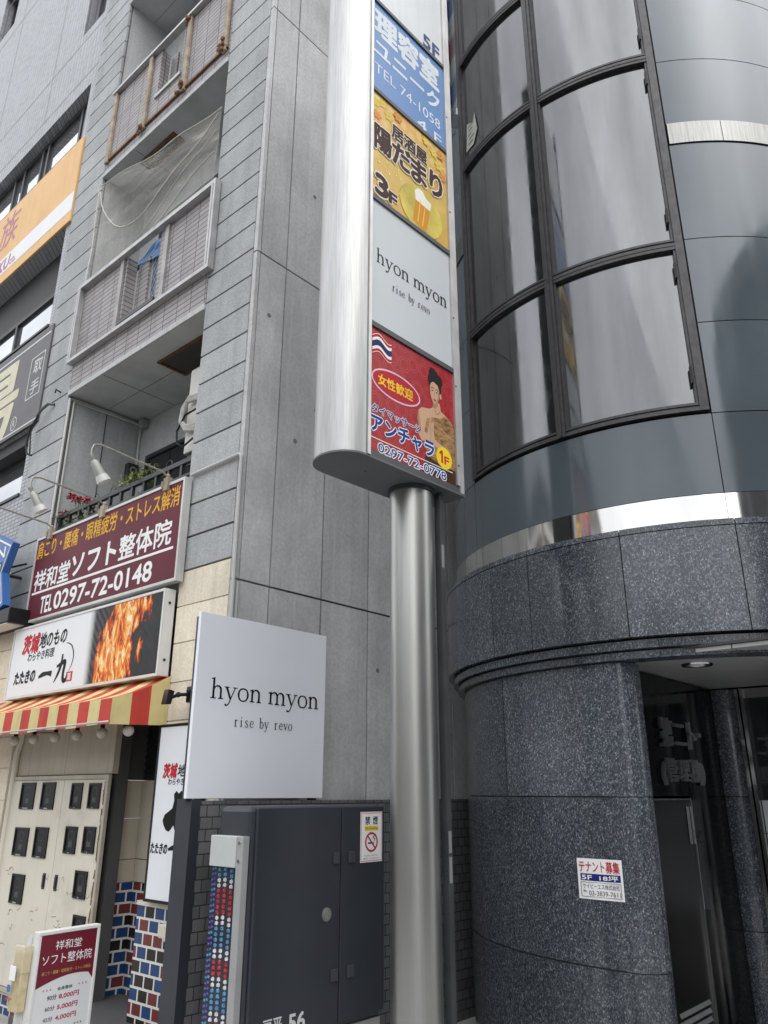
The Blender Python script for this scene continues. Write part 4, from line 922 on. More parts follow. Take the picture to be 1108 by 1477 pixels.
# restaurant sign
rs = thing('restaurant_sign', 'white lightbox restaurant sign with black brush lettering and a picture of flames', 'sign', (-6.84, 3.5, 2.52))
P = front(3.5)
q = MB(); q.plate(P, -8.22, -5.478, 2.53, 3.25, -.10, 0); q.build('box', soft_white, rs, bevel=.006)
q = MB(); q.frame(P, -8.22, -5.478, 2.53, 3.25, .022, .0005, .008); q.build('rim', soft_white, rs)
q = MB()
for z in (2.66, 3.13): q.tube([(-5.476, 3.545, z), (-5.470, 3.545, z)], .012, 12)
q.build('bolt', darkmetal, rs)
q = MB(); q.plate(P, -8.19, -6.665, 2.555, 3.225, .0005, .002); q.build('white_face', mat('lightbox_face', (.72, .735, .75), .3, var=.02), rs)
def flamemat():
    m, N, L, b = nodes('flame_picture'); s = N.new('ShaderNodeSeparateXYZ'); L.new(pos(N), s.inputs[0])
    c = N.new('ShaderNodeCombineXYZ'); L.new(s.outputs[0], c.inputs[0]); L.new(s.outputs[2], c.inputs[1])
    n1 = noise(N, L, mapping(N, L, c.outputs[0], (6.0, 2.0, 1), rot=(0, 0, .22)), 2.2, 8, .66, 1.0)
    def lin(o, a, b_): 
        mr_ = N.new('ShaderNodeMapRange'); mr_.interpolation_type = 'SMOOTHSTEP'; mr_.inputs[1].default_value = a; mr_.inputs[2].default_value = b_; L.new(o, mr_.inputs[0]); return mr_.outputs[0]
    # flame column drifts right as it rises
    xc = math_(N, L, 'ADD', s.outputs[0], math_(N, L, 'MULTIPLY', math_(N, L, 'SUBTRACT', s.outputs[2], 2.9), -.28))
    wob = math_(N, L, 'MULTIPLY', math_(N, L, 'SUBTRACT', noise(N, L, mapping(N, L, c.outputs[0], (1, .6, 1)), 5.5, 5, .6, .6), .5), 1.1)
    dx = math_(N, L, 'ABSOLUTE', math_(N, L, 'ADD', math_(N, L, 'ADD', xc, 6.12), wob)); msk = lin(dx, .58, .14)
    fl_ = math_(N, L, 'MULTIPLY', n1, math_(N, L, 'ADD', math_(N, L, 'MULTIPLY', msk, 1.15), .05))
    fc = ramp(N, L, fl_, [(.36, (.012, .012, .013)), (.42, (.10, .018, .008)), (.48, (.45, .055, .010)), (.57, (.76, .17, .016)), (.63, (.82, .40, .07)), (.71, (.88, .68, .35)), (.8, (.9, .85, .7))])
    # grill bars behind
    bw = N.new('ShaderNodeTexWave'); bw.inputs['Scale'].default_value = 5; L.new(mapping(N, L, c.outputs[0], rot=(0, 0, -.75)), bw.inputs['Vector'])
    gr = ramp(N, L, bw.outputs[0], [(.45, (.012, .013, .014)), (.6, (.15, .15, .15)), (.72, (.03, .03, .03)), (.9, (.07, .07, .07))])
    gm_ = math_(N, L, 'ADD', math_(N, L, 'MULTIPLY', lin(s.outputs[0], -6.2, -6.5), .85), math_(N, L, 'MULTIPLY', lin(s.outputs[0], -5.95, -5.6), .05))
    bgc = mixc(N, L, gm_, mixc(N, L, noise(N, L, c.outputs[0], 4, 3), (.006, .006, .007), (.05, .05, .055)), gr)
    k = ramp(N, L, fl_, [(.34, 0), (.45, 1)])
    col = mixc(N, L, k, bgc, fc)
    # meat highlights
    ml = ramp(N, L, noise(N, L, c.outputs[0], 9, 5, .7), [(.60, 0), (.68, .8)])
    mz = math_(N, L, 'MULTIPLY', ml, math_(N, L, 'MULTIPLY', lin(s.outputs[2], 3.12, 2.95), lin(s.outputs[2], 2.68, 2.82)))
    col = mixc(N, L, math_(N, L, 'MULTIPLY', mz, msk), col, (.62, .50, .47))
    fade = lin(s.outputs[0], -6.55, -6.664); col = mixc(N, L, fade, col, (.66, .67, .67))
    L.new(col, b.inputs['Base Color']); b.inputs['Roughness'].default_value = .35; b.inputs['Specular IOR Level'].default_value = .15
    return m
MB().plate(P, -6.664, -5.50, 2.555, 3.225, .0005, .002).build('flame_picture', flamemat(), rs)
q = MB(); q.text(P, '茨城', -7.975, -7.64, 2.965, 3.15, .003, .05, .12); q.build('red_lettering', red_p, rs)
def brush_logo(q, P):
    h = .0035
    q.stroke(P, [(-7.535, 2.700), (-7.46, 2.72), (-7.36, 2.725), (-7.275, 2.715)], [.012, .024, .018, .028], h)
    q.stroke(P, [(-7.19, 2.77), (-7.11, 2.79), (-7.04, 2.80), (-7.05, 2.70), (-7.035, 2.635), (-6.99, 2.63), (-6.965, 2.69)], [.012, .02, .026, .022, .024, .02, .004], h)
    q.stroke(P, [(-7.10, 2.88), (-7.11, 2.78), (-7.15, 2.70), (-7.21, 2.625)], [.014, .022, .02, .006], h)
    q.stroke(P, [(-7.06, 2.985), (-6.96, 2.95), (-6.90, 2.87), (-6.90, 2.79), (-6.95, 2.70)], [.003, .006, .008, .006, .002], h)
q = MB(); q.text(P, '地のもの', -7.62, -7.085, 2.99, 3.14, .003, .03, .12); q.text(P, 'わらやき料理', -7.83, -7.29, 2.878, 2.968, .003, .025, .1); q.text(P, 'たたきの', -8.06, -7.62, 2.672, 2.79, .003, .05, .12); brush_logo(q, P); q.build('black_lettering', black, rs)
q = MB(); q.plate(P, -6.985, -6.87, 2.612, 2.70, .002, .003); st_ = q.build('seal_stamp', red_p, rs)
q = MB(); q.text(P, '藁', -6.965, -6.89, 2.622, 2.69, .0036, .01); q.build('seal_lettering', white, st_)
# clinic sign
cs = thing('clinic_sign', 'maroon sign with white and yellow lettering under the balcony planter rail', 'sign', (-6.74, 3.53, 3.3))
P = front(3.53)
q = MB(); q.plate(P, -8.10, -5.385, 3.305, 4.235, -.06, 0); q.frame(P, -8.10, -5.385, 3.305, 4.235, .025, .0, .012); q.build('frame', mat('sign_frame', (.58, .58, .56), .45, .2, .1, 4, .4), cs)
MB().plate(P, -8.075, -5.41, 3.33, 4.21, .0005, .003).build('maroon_face', maroon, cs)
q = MB(); q.text(P, '肩こり・腰痛・眼精疲労・ストレス解消', -8.055, -5.455, 3.99, 4.178, .004, .016); q.build('yellow_lettering', yellow_p, cs)
q = MB(); q.text(P, '祥和堂', -8.02, -7.285, 3.635, 3.85, .004, .02, .05); q.text(P, 'ソフト', -7.235, -6.42, 3.665, 3.88, .004, .035); q.text(P, '整体院', -6.36, -5.53, 3.655, 3.89, .004, .020); q.plate(P, -8.035, -5.48, 3.598, 3.622, .003, .0045); q.text(P, 'TEL', -7.80, -7.545, 3.372, 3.545, .004, .02); q.text(P, '0297-72-0148', -7.51, -5.775, 3.375, 3.55, .004, .022); q.build('white_lettering', white, cs)
# gooseneck lamps on the clinic sign
def lampset(x, label, first=[None]):
    t = thing('sign_lamp', label, 'lamp', (x, 3.53, 4.24), 'gooseneck lamps over the clinic sign')
    q = MB(); q.tube([(x, 3.56, 4.16), (x, 3.53, 4.20), (x, 3.52, 4.30), (x, 3.46, 4.335), (x, 3.2, 4.355), (x, 2.86, 4.385), (x, 2.80, 4.365), (x, 2.785, 4.32), (x, 2.79, 4.255)], .0095, 8); q.build('arm', mat('arm_grey', (.34, .33, .31), .5, .4, .2, 20, .3), t, smooth=True)
    q = MB(); q.box(x - .035, x + .035, 3.50, 3.545, 4.17, 4.29); q.box(x - .05, x - .03, 3.49, 3.55, 4.2, 4.26); q.ball((x, 3.52, 4.31), .022, 8); q.build('clamp', steel_old, t)
    a = Vector((x, 2.785, 4.265)); d = Vector((.10, .36, -.60)).normalized()
    q = MB(); q.tube([a, a + d * .02, a + d * .03, a + d * .05], [.02, .02, .014, .016], 14); q.tube([a + d * .05, a + d * .07, a + d * .16, a + d * .185], [.024, .035, .040, .044], 18); q.build('housing', mat('housing_grey', (.36, .36, .33), .5, .3), t, smooth=True)
    q = MB(); q.tube([a + d * .186, a + d * .21, a + d * .245, a + d * .25], [.046, .053, .060, .042], 20); q.build('shade', mat('shade_white', (.55, .55, .54), .35), t, smooth=True)
    return t
lampset(-5.66, 'gooseneck spotlight over the right end of the maroon clinic sign'); lampset(-6.74, 'gooseneck spotlight above the middle of the maroon clinic sign'); lampset(-7.80, 'gooseneck spotlight at the left end of the maroon clinic sign')
# planter rail and plants
fr = thing('balcony_rail', 'dark metal balcony rail with flower boxes above the maroon clinic sign', 'railing', (-6.8, 3.7, 4.2))
q = MB(); q.box(-8.06, -5.50, 3.69, 3.73, 4.50, 4.545); q.box(-8.06, -5.50, 3.69, 3.73, 4.36, 4.385); q.build('rail', darkmetal, fr)
for k in range(13): x = -8.03 + k * .208; MB().box(x - .016, x + .016, 3.695, 3.725, 3.42, 4.36).box(x - .016, x + .016, 3.695, 3.725, 4.3855, 4.4995).build('baluster', darkmetal, fr)
q = MB(); q.box(-8.02, -7.2, 3.75, 3.93, 4.15, 4.40); q.box(-7.0, -6.1, 3.75, 3.93, 4.15, 4.42); q.build('planter_box', mat('planter_brown', (.07, .06, .05), .7), fr)
q = MB()
for k in range(6):
    x = -7.6 + k * .33; q.tube([(x + .05 * math.cos(t), 3.70, 4.555 + .05 * math.sin(t)) for t in [math.pi * j / 10 for j in range(11)]], .005, 6)
q.build('wire_hook', darkmetal, fr)
leafm = [mat('leaf_green', (.07, .14, .03), .5, var=.5, vs=30), mat('leaf_yellow', (.22, .26, .06), .5, var=.3, vs=30)]
def leaf(q, c, r_):
    d = Vector((random.gauss(0, 1), random.gauss(0, 1), random.gauss(0, .5))).normalized(); e = d.cross(Vector((random.gauss(0, 1), random.gauss(0, 1), 1))).normalized(); n_ = d.cross(e) * r_ * .25
    c = Vector(c); q.add([c - d * r_, c + e * r_ * .55 + n_, c + d * r_, c - e * r_ * .55 + n_], [(0, 1, 2), (0, 2, 3)])
def geranium(x, z, n, label):
    t = thing('geranium', label, 'flower', (x, 3.82, 4.40)); q = MB()
    heads = [(x + .06 * i - .03 * n, 3.68 + random.uniform(-.02, .08), z + random.uniform(-.04, .06)) for i in range(n)]
    for hx in heads: q.tube([(x, 3.82, 4.40), ((x + hx[0]) / 2, (3.82 + hx[1]) / 2 - .02, 4.52), hx], .004, 5)
    for i in range(60): leaf(q, (x + random.gauss(0, .11), 3.76 + random.gauss(0, .06), 4.47 + random.gauss(0, .045)), random.uniform(.015, .03))
    q.build('leaves', leafm[0], t); q = MB()
    for hx in heads:
        for i in range(60): leaf(q, (hx[0] + random.gauss(0, .026), hx[1] - .03 + random.gauss(0, .022), hx[2] + random.gauss(0, .018)), random.uniform(.014, .024))
    q.build('blossom', mat('geranium_red', (.42, .012, .045), .6, var=.3, vs=40), t)
geranium(-7.97, 4.60, 1, 'small red geranium with one bloom at the left end of the balcony rail'); geranium(-7.72, 4.70, 2, 'tallest red geranium with two blooms rising over the balcony rail'); geranium(-7.45, 4.60, 1, 'single-bloom red geranium furthest right on the balcony rail')
lp = thing('leafy_plant', 'small yellow-green leafy plant behind the balcony rail near the right lamp', 'plant', (-6.5, 3.82, 4.42)); q = MB()
for i in range(190): leaf(q, (-6.52 + random.gauss(0, .17), 3.72 + random.gauss(0, .05), 4.60 + random.gauss(0, .035)), random.uniform(.014, .028))
q.build('leaves', leafm[1], lp); q = MB()
for i in range(9): q.tube([(-6.5 + random.uniform(-.2, .2), 3.82, 4.42), (-6.52 + random.gauss(0, .16), 3.78, 4.58)], .003, 5)
q.build('stem', leafm[0], lp)
# air conditioner
ac = thing('air_conditioner', 'white outdoor air conditioner with grey hoses at the end of the balcony', 'air conditioner', (-5.75, 4.0, 4.8))
MB().box(-6.08, -5.3, 3.92, 4.22, 4.78, 5.72).build('casing', mat('ac_white', (.62, .61, .56), .5, 0, .04, 2, .2), ac, bevel=.012)
q = MB()
for k in range(3): q.tube([(-5.86, 3.90, 5.36 - .02 * k), (-5.98 - .02 * k, 3.87, 5.36 - .02 * k), (-6.07, 3.86, 5.26 - .03 * k), (-6.09 + .01 * k, 3.86, 5.12), (-6.0, 3.87, 5.0 + .02 * k), (-5.88, 3.90, 4.98 + .03 * k)], .022, 8)
q.build('hose', mat('hose_grey', (.42, .41, .38), .8, var=.25, vs=60), ac, smooth=True)
q = MB(); q.tube([(-5.80, 3.90, 5.22), (-6.0, 3.85, 5.16), (-6.12, 3.85, 5.02), (-6.10, 3.85, 4.88), (-6.0, 3.86, 4.82), (-5.9, 3.9, 4.90)], .010, 8); q.build('cable', blackm, ac, smooth=True)
MB().box(-6.05, -5.35, 3.95, 4.2, 4.66, 4.779).build('stand', darkmetal, ac)
# net hanging under the third-floor slab
def netmat():
    m, N, L, b = nodes('bird_net'); uv = N.new('ShaderNodeUVMap').outputs[0]; s = N.new('ShaderNodeSeparateXYZ'); L.new(uv, s.inputs[0])
    den = ramp(N, L, noise(N, L, mapping(N, L, uv, (.010, .035, 1), rot=(0, 0, .55)), 3, 4, .6), [(.38, .055), (.60, .13), (.74, .38)])
    def line(o): return math_(N, L, 'LESS_THAN', math_(N, L, 'FRACT', o), den)
    f = math_(N, L, 'MAXIMUM', line(math_(N, L, 'ADD', s.outputs[0], s.outputs[1])), line(math_(N, L, 'SUBTRACT', s.outputs[0], s.outputs[1])))
    b.inputs['Base Color'].default_value = (.62, .60, .54, 1); b.inputs['Roughness'].default_value = .8
    L.new(f, b.inputs['Alpha']); return m
ntg = thing('bird_net', 'loose pale bird net sagging across the balcony opening below the rusty parapet', 'net', (-6.8, 3.56, 7.5))
q = MB(); nu, nvv = 56, 30; pts = {}
for i in range(nu + 1):
    for j in range(nvv + 1):
        u_, v_ = i / nu, j / nvv; x = -8.06 + 2.62 * u_
        zt_ = 9.06 - .54 * u_ - .06 * math.sin(math.pi * u_); zb2 = 7.50
        y = 3.575 + .03 * math.sin(math.pi * v_) * math.sin(5 * u_ + 3 * v_) - .015 * math.sin(14 * (u_ - .6 * v_)) * (v_)
        pts[i, j] = (x, y - .02, zb2 + (zt_ - zb2) * v_ + .02 * math.sin(8 * u_ + 5 * v_) * math.sin(math.pi * v_))
vs = [pts[i, j] for i in range(nu + 1) for j in range(nvv + 1)]; K = nvv + 1
q.add(vs, [(i * K + j, (i + 1) * K + j, (i + 1) * K + j + 1, i * K + j + 1) for i in range(nu) for j in range(nvv)],
      [[(a / nu * 120, c_ / nvv * 68) for a, c_ in ((i, j), (i + 1, j), (i + 1, j + 1), (i, j + 1))] for i in range(nu) for j in range(nvv)])
q.build('mesh_sheet', netmat(), ntg, uvn=True, smooth=True)
q = MB(); q.tube([Vector(pts[i, nvv]) + Vector((0, -.004, 0)) for i in range(0, nu + 1, 2)], .006, 6)
def fold(f, n=26):
    o = []
    for k in range(n + 1):
        u_, v_ = f(k / n); a_, b_ = max(0, min(nu - 1e-3, u_ * nu)), max(0, min(nvv - 1e-3, v_ * nvv)); i, j = int(a_), int(b_); fx, fy = a_ - i, b_ - j
        L_ = lambda p, q2, t: Vector(p).lerp(Vector(q2), t)
        o.append(L_(L_(pts[i, j], pts[i + 1, j], fx), L_(pts[i, j + 1], pts[i + 1, j + 1], fx), fy) + Vector((0, -.005, 0)))
    return o
for f, r_ in ((lambda t: (.02 + .96 * t, .93 - .62 * math.sin(math.pi * t ** .8) + .02 * t), .006), (lambda t: (.22 + .76 * t, .02 + .72 * t * t), .004), (lambda t: (.5 + .48 * t, .02 + .42 * t ** 1.5), .005), (lambda t: (.0 + .02 * t, .97 - .97 * t), .007)):
    q.tube(fold(f), r_, 6)
q.build('gathered_fold', mat('net_cord', (.58, .56, .50), .85, var=.2, vs=40), ntg, smooth=True)
# blue tarp
tb = MB(); nu, nvv = 20, 18
def cloth(x0, x1, z0, z1, y, amp, slope):
    vs = []
    for i in range(nu + 1):
        for j in range(nvv + 1):
            u_, v_ = i / nu, j / nvv; vs.append((x0 + (x1 - x0) * u_, y + amp * (math.sin(9 * u_ + 6 * v_) * .6 + .4 * math.sin(21 * u_ - 4 * v_) * math.cos(17 * v_)), z0 + (z1 - z0) * v_ + slope * u_ * v_ + .02 * math.sin(14 * u_) * v_))
    tb.add(vs, [(i * (nvv + 1) + j, (i + 1) * (nvv + 1) + j, (i + 1) * (nvv + 1) + j + 1, i * (nvv + 1) + j + 1) for i in range(nu) for j in range(nvv)])
cloth(-6.815, -6.485, 6.69, 7.38, 3.783, .006, 0); cloth(-7.35, -6.40, 7.38, 7.50, 3.75, .02, .17)
tag(tb.build('tarpaulin', mat('tarp_blue', (.035, .15, .34), .45, 0, .35, 12), smooth=True), 'crumpled blue tarpaulin stuffed behind the tiled balcony parapet under the net', 'tarpaulin')
# upright lightbox
vsn = thing('upright_lightbox', 'tall narrow white lightbox with black brush logo beside the striped awning', 'sign', (-5.1, 3.52, .92))
P = front(3.52)
q = MB(); q.plate(P, -5.40, -4.86, .915, 2.145, -.07, -.002); q.frame(P, -5.40, -4.86, .915, 2.145, .02, -.002, .006); q.build('frame', blackm, vsn)
MB().plate(P, -5.38, -4.88, .935, 2.125, -.002, .001).build('white_face', mat('lightbox_face_cool', (.74, .765, .79), .3, var=.02), vsn)
q = MB(); q.text(P, '茨城', -5.30, -5.13, 1.755, 1.855, .002, .05, .12); q.build('red_lettering', red_p, vsn)
q = MB(); q.text(P, '地の', -5.115, -4.93, 1.765, 1.845, .002, .03, .12); q.text(P, 'わらやき料理', -5.225, -4.92, 1.705, 1.752, .002, .025, .1); q.text(P, 'たたきの', -5.372, -5.165, 1.237, 1.305, .002, .05, .12)
q.stroke(P, [(-5.15, 1.268), (-5.09, 1.282), (-5.02, 1.30)], [.008, .018, .012], .002); q.stroke(P, [(-4.99, 1.33), (-4.98, 1.27), (-5.01, 1.225)], [.008, .012, .004], .002)
q.poly(P, [(-5.135, 1.64), (-5.105, 1.665), (-5.075, 1.645), (-5.045, 1.665), (-5.02, 1.655), (-5.035, 1.60), (-5.06, 1.52), (-5.085, 1.47), (-5.075, 1.41), (-5.09, 1.395), (-5.11, 1.43), (-5.14, 1.40), (-5.165, 1.385), (-5.20, 1.395), (-5.235, 1.43), (-5.25, 1.46), (-5.23, 1.50), (-5.18, 1.525), (-5.14, 1.545), (-5.125, 1.60)], .002)
q.stroke(P, [(-5.085, 1.47), (-5.05, 1.40), (-5.02, 1.36)], [.006, .01, .004], .0026); q.build('black_lettering', black, vsn)
# floodlight
fd = thing('floodlight', 'small black floodlight on a bracket beside the awning end', 'floodlight', (-5.1, 3.5, 2.33))
q = MB(); q.add([Vector(v) for v in ((-5.24, 3.40, 2.28), (-5.12, 3.36, 2.27), (-5.12, 3.38, 2.385), (-5.24, 3.42, 2.395), (-5.235, 3.45, 2.285), (-5.115, 3.41, 2.275), (-5.115, 3.43, 2.375), (-5.235, 3.47, 2.385))], [(0, 1, 2, 3), (4, 7, 6, 5), (0, 4, 5, 1), (1, 5, 6, 2), (2, 6, 7, 3), (3, 7, 4, 0)]); q.build('lamp_head', blackm, fd, bevel=.006)
q = MB(); q.tube([(-5.12, 3.42, 2.33), (-5.07, 3.44, 2.345), (-5.03, 3.52, 2.35)], .014, 8); q.ball((-5.08, 3.44, 2.345), .022, 8); q.build('bracket', blackm, fd)
q = MB(); q.box(-5.07, -4.99, 3.50, 3.606, 2.29, 2.41); q.tube([(-5.03, 3.5, 2.38), (-5.0, 3.5, 2.36)], .03, 10); q.build('sensor_box', blackm, fd, bevel=.012)
q = MB(); q.tube([(-5.0, 3.59, 2.29), (-5.02, 3.59, 2.2), (-5.04, 3.6, 2.1)], .005, 6); q.build('cable', steel_trim, fd)
ic = thing('tap_box', 'small cream wall box on the coloured tile base beneath the upright lightbox', 'wall box', (-5.12, 3.55, .7))
q = MB(); q.box(-5.185, -5.10, 3.52, 3.579, .70, .79); q.build('casing', cream, ic, bevel=.01); q = MB(); q.box(-5.10, -5.05, 3.50, 3.579, .69, .80); q.build('cover', cream, ic, bevel=.012)

# ------------------------------------------------------------------ price stand
o_ = Vector((-4.78, 2.45, 0)); t_ = (Vector((-4.821, 2.855, 0)) - o_).normalized(); P = Plane(o_, t_, (t_.y, -t_.x, 0))
ps = thing('price_stand', 'white pavement stand sign with maroon top and massage prices', 'sign', P.P(.2, -.15, -.04))
q = MB(); q.plate(P, 0, .41, -.02, .895, -.05, -.004); q.frame(P, 0, .41, -.02, .895, .02, -.004, .006); q.build('frame', soft_white, ps, bevel=.004)
MB().plate(P, .02, .39, .0, .875, -.004, .0).build('poster', mat('poster_white', (.66, .67, .68), .35, var=.02), ps)
q = MB(); pts = [(.02, .875), (.02, .605)] + [(.02 + .37 * k / 12, .605 + .048 * math.sin(math.pi * min(1, (k / 12) * .75)) - .0) for k in range(1, 12)] + [(.39, .61), (.39, .875)]
q.poly(P, pts[::-1], .0008); q.build('maroon_print', maroon2, ps)
q = MB(); q.text(P, '祥和堂', .118, .29, .79, .838, .0014, 0); q.text(P, 'ソフト整体院', .043, .368, .718, .772, .0014, 0); q.build('heading', white, ps)
q = MB(); q.text(P, '肩こり・腰痛・眼精疲労・ストレス解消', .05, .367, .668, .687, .0014, .01); q.build('gold_lettering', mat('gold_print', (.45, .32, .10), .5), ps)
q = MB(); q.text(P, '全身整体', .163, .262, .579, .597, .001, .02); q.text(P, '90分', .105, .165, .536, .562, .001, .03); q.text(P, '60分', .10, .16, .483, .507, .001, .02); q.text(P, '45分', .095, .155, .43, .454, .001, .02); q.text(P, '耳つぼコース', .13, .275, .372, .395, .001, .02)
for bz in (.30, .25, .20): q.text(P, '30分', .1, .16, bz, bz + .022, .001, .02)
q.build('black_lettering', grey_print, ps)
q = MB(); q.text(P, '8,000円', .18, .31, .533, .560, .001, .03); q.text(P, '5,000円', .176, .308, .48, .507, .001, .03); q.text(P, '4,000円', .172, .306, .427, .454, .001, .03); q.build('red_lettering', mat('price_red', (.42, .02, .07), .5), ps)
q = MB()
for a in (.075, .097, .119): q.disc(P, a, .59, .0055, .0055, .001, 10)
for a in (.305, .328, .351): q.disc(P, a, .592, .0055, .0055, .001, 10)
q.build('dot_print', mat('dot_pink', (.5, .22, .22), .5), ps)
q = MB()
for a in (.305, .325, .345): q.disc(P, a, .392, .005, .005, .001, 10)
q.build('dot_print', mat('dot_green', (.10, .18, .08), .5), ps)
q = MB(); q.plate(P, .0, .03, -.15, -.021, -.05, .0); q.plate(P, .38, .41, -.15, -.021, -.05, .0); q.build('foot', steel_trim, ps)
q = MB(); q.add([P.P(0, .89, -.05), P.P(0, -.1, -.05), P.P(0, -.1, -.16), P.P(0, .86, -.12)], [(0, 1, 2, 3)]); q.add([P.P(-.003, .87, -.055), P.P(-.003, .78, -.055), P.P(-.003, .79, -.115), P.P(-.003, .85, -.115)], [(0, 1, 2, 3)]); q.build('side_panel', mat('worn_white', (.60, .60, .58), .6, 0, .25, 25, .3, .5), ps)
lh = thing('leaflet_holder', 'clear plastic leaflet box hung on the left side of the price stand', 'leaflet box', P.P(-.03, .5, -.08))
q = MB(); q.plate(P, -.055, -.004, .50, .80, -.125, -.035); q.build('leaflets', mat('leaflet_paper', (.50, .42, .26), .5, 0, .15, 30), lh, bevel=.005)
q = MB(); q.plate(P, -.058, -.002, .69, .83, -.13, -.03); 
cl_ = bpy.data.materials.new('clear_plastic'); cl_.use_nodes = True; b_ = cl_.node_tree.nodes['Principled BSDF']; b_.inputs['Base Color'].default_value = (.75, .68, .5, 1); b_.inputs['Alpha'].default_value = .45; b_.inputs['Roughness'].default_value = .15
q.build('clear_cover', cl_, lh, bevel=.006)
P2 = front(P.P(-.03, 0, -.08).y - .047); c0 = P.P(-.03, 0, -.08).x
q = MB(); q.mi = 0; q.plate(P2, c0 - .03, c0 + .035, .66, .73, .0, .004); q.mi = 1; q.plate(P2, c0 - .035, c0 - .005, .60, .635, .0, .004); q.mi = 2
for k in range(6): q.disc(P2, c0 - .035 + .013 * k, .565 + .004 * (k % 3), .006, .007, .004, 8)
q.build('leaflet_print', [white, mat('leaflet_blue', (.03, .15, .45), .5), mat('leaflet_red', (.35, .08, .03), .5)], lh)

# ------------------------------------------------------------------ mosaic-tiled building on the left
mb_ = thing('mosaic_building', 'grey mosaic-tiled building with ribbon windows left of the grey stone building', 'building', (-13, 6, -.15))
def sc(x, z, k=1.0229): return x * k, 1.65 + (z - 1.65) * k
YW = 3.62; XL = -24; XR = -8.862
q = MB()
ops = [(5.0, 5.93), (7.36, 8.99), (10.50, 11.64)]
zprev = -.15
q2 = []
for z0, z1 in ops:
    q2.append((zprev, z0)); zprev = z1
q2.append((zprev, 22))
small = [(-9.65, -8.98, 13.1, 14.6), (-14.2, -13.35, 16.55, 18.0)]
for z0, z1 in q2:
    hs_ = [s for s in small if z0 < s[2] < z1]
    x = XL
    if not hs_: q.box(XL, XR, YW, YW + .3, z0, z1); continue
    for s in sorted(hs_):
        q.box(x, s[0], YW, YW + .3, z0, z1); q.box(s[0], s[1], YW, YW + .3, z0, s[2]); q.box(s[0], s[1], YW, YW + .3, s[3], z1); x = s[1]
    q.box(x, XR, YW, YW + .3, z0, z1)
for z0, z1 in ops: q.box(-9.02, XR, YW, YW + .3, z0 + .001, z1 - .001)
q.build('wall', mosaic, mb_)
q = MB()
for z in (11.95, 12.9, 16.2, 17.5, 19): q.box(XL, XR, YW - .003, YW - .001, z, z + .014)
for x in (-10.6, -12.8, -15): q.box(x, x + .012, YW - .003, YW - .001, 11.964, 22)
q.build('expansion_joint', mat('joint_pale', (.40, .41, .42), .8), mb_)
MB().box(XL, XR, YW + .9, YW + 1.0, -.15, 22).build('rear_wall', darkvoid, mb_)
def ribbon(z0, z1, depth, sill, mull):
    y = YW + depth; q = MB(); q.plate(front(y), XL, -9.03, z0, z0 + .05, -.05, .03); q.plate(front(y), XL, -9.03, z1 - .05, z1, -.05, .03)
    for x in mull: q.plate(front(y), x - .03, x + .03, z0 + .05, z1 - .05, -.05, .03)
    W_ = q.build('window', darkmetal, mb_)
    xs = sorted(mull); xs = [XL] + xs + [-9.03]
    for a, b in zip(xs[:-1], xs[1:]): MB().plate(front(y), a + .03, b - .03, z0 + .05, z1 - .05, -.02, -.01).build('pane', glass_d, W_)
    MB().box(XL, -9.021, YW - .02, y + .05, z0 - .035, z0 - .002).build('sill', darkmetal, W_)
    MB().box(XL, -9.021, y - .03, y + .05, z1 + .001, z1 + .02).build('head', darkmetal, W_)
ribbon(10.54, 11.60, .16, 0, [-9.35, -9.48, -10.55, -10.75, -11.4, -11.75, -13, -14.2]); ribbon(7.42, 8.30, .26, 0, [-9.40, -9.52, -10.75, -12, -13.3]); ribbon(5.04, 5.75, .26, 0, [-9.4, -9.55, -10.8, -12])
MB().box(XL, -9.021, YW + .23, YW + .5, 8.32, 8.98).build('window_hood', mat('hood_dark', (.04, .04, .042), .6), mb_)
MB().box(XL, -9.021, YW + .05, YW + .5, 5.76, 5.92).build('window_hood', mat('hood_dark', (.04, .04, .042), .6), mb_)
for x0, x1, z0, z1 in small:
    q = MB(); q.frame(front(YW + .2), x0, x1, z0, z1, .05, -.05, .02); q.plate(front(YW + .2), (x0 + x1) / 2 - .02, (x0 + x1) / 2 + .02, z0 + .05, z1 - .05, -.05, .02); W_ = q.build('window', darkmetal, mb_)
    MB().plate(front(YW + .2), x0 + .05, x1 - .05, z0 + .05, z1 - .05, -.02, -.01).build('pane', glass_d, W_)
# orange fascia sign
P = front(3.585)
og = thing('orange_sign', 'long orange fascia sign with white stripe and pink lettering on the mosaic building', 'sign', (-12, 3.58, 9))
org = mat('orange_print', (.74, .46, .21), .5, 0, .06, 2, .2)
MB().plate(P, -16, -8.87, 8.99, 10.48, -.03, 0).build('panel', org, og)
MB().plate(P, -16, -8.87, 9.17, 9.50, .0005, .003).build('white_stripe', mat('stripe_white', (.74, .74, .76), .5, var=.03), og)
q = MB(); q.text(P, '族', -11.42, -10.78, 9.72, 10.38, .003, 0, .1); q.text(P, '一', -12.0, -11.6, 9.9, 10.0, .003, 0); q.text(P, 'KAZO', -12.3, -11.25, 9.22, 9.44, .0045, .04, .12); q.text(P, 'KU', -11.2, -10.82, 9.22, 9.44, .0045, .04, .12); q.text(P, 'co.', -10.78, -10.58, 9.22, 9.32, .0045, .02); q.build('lettering', mat('pink_letters', (.46, .20, .28), .5), og)
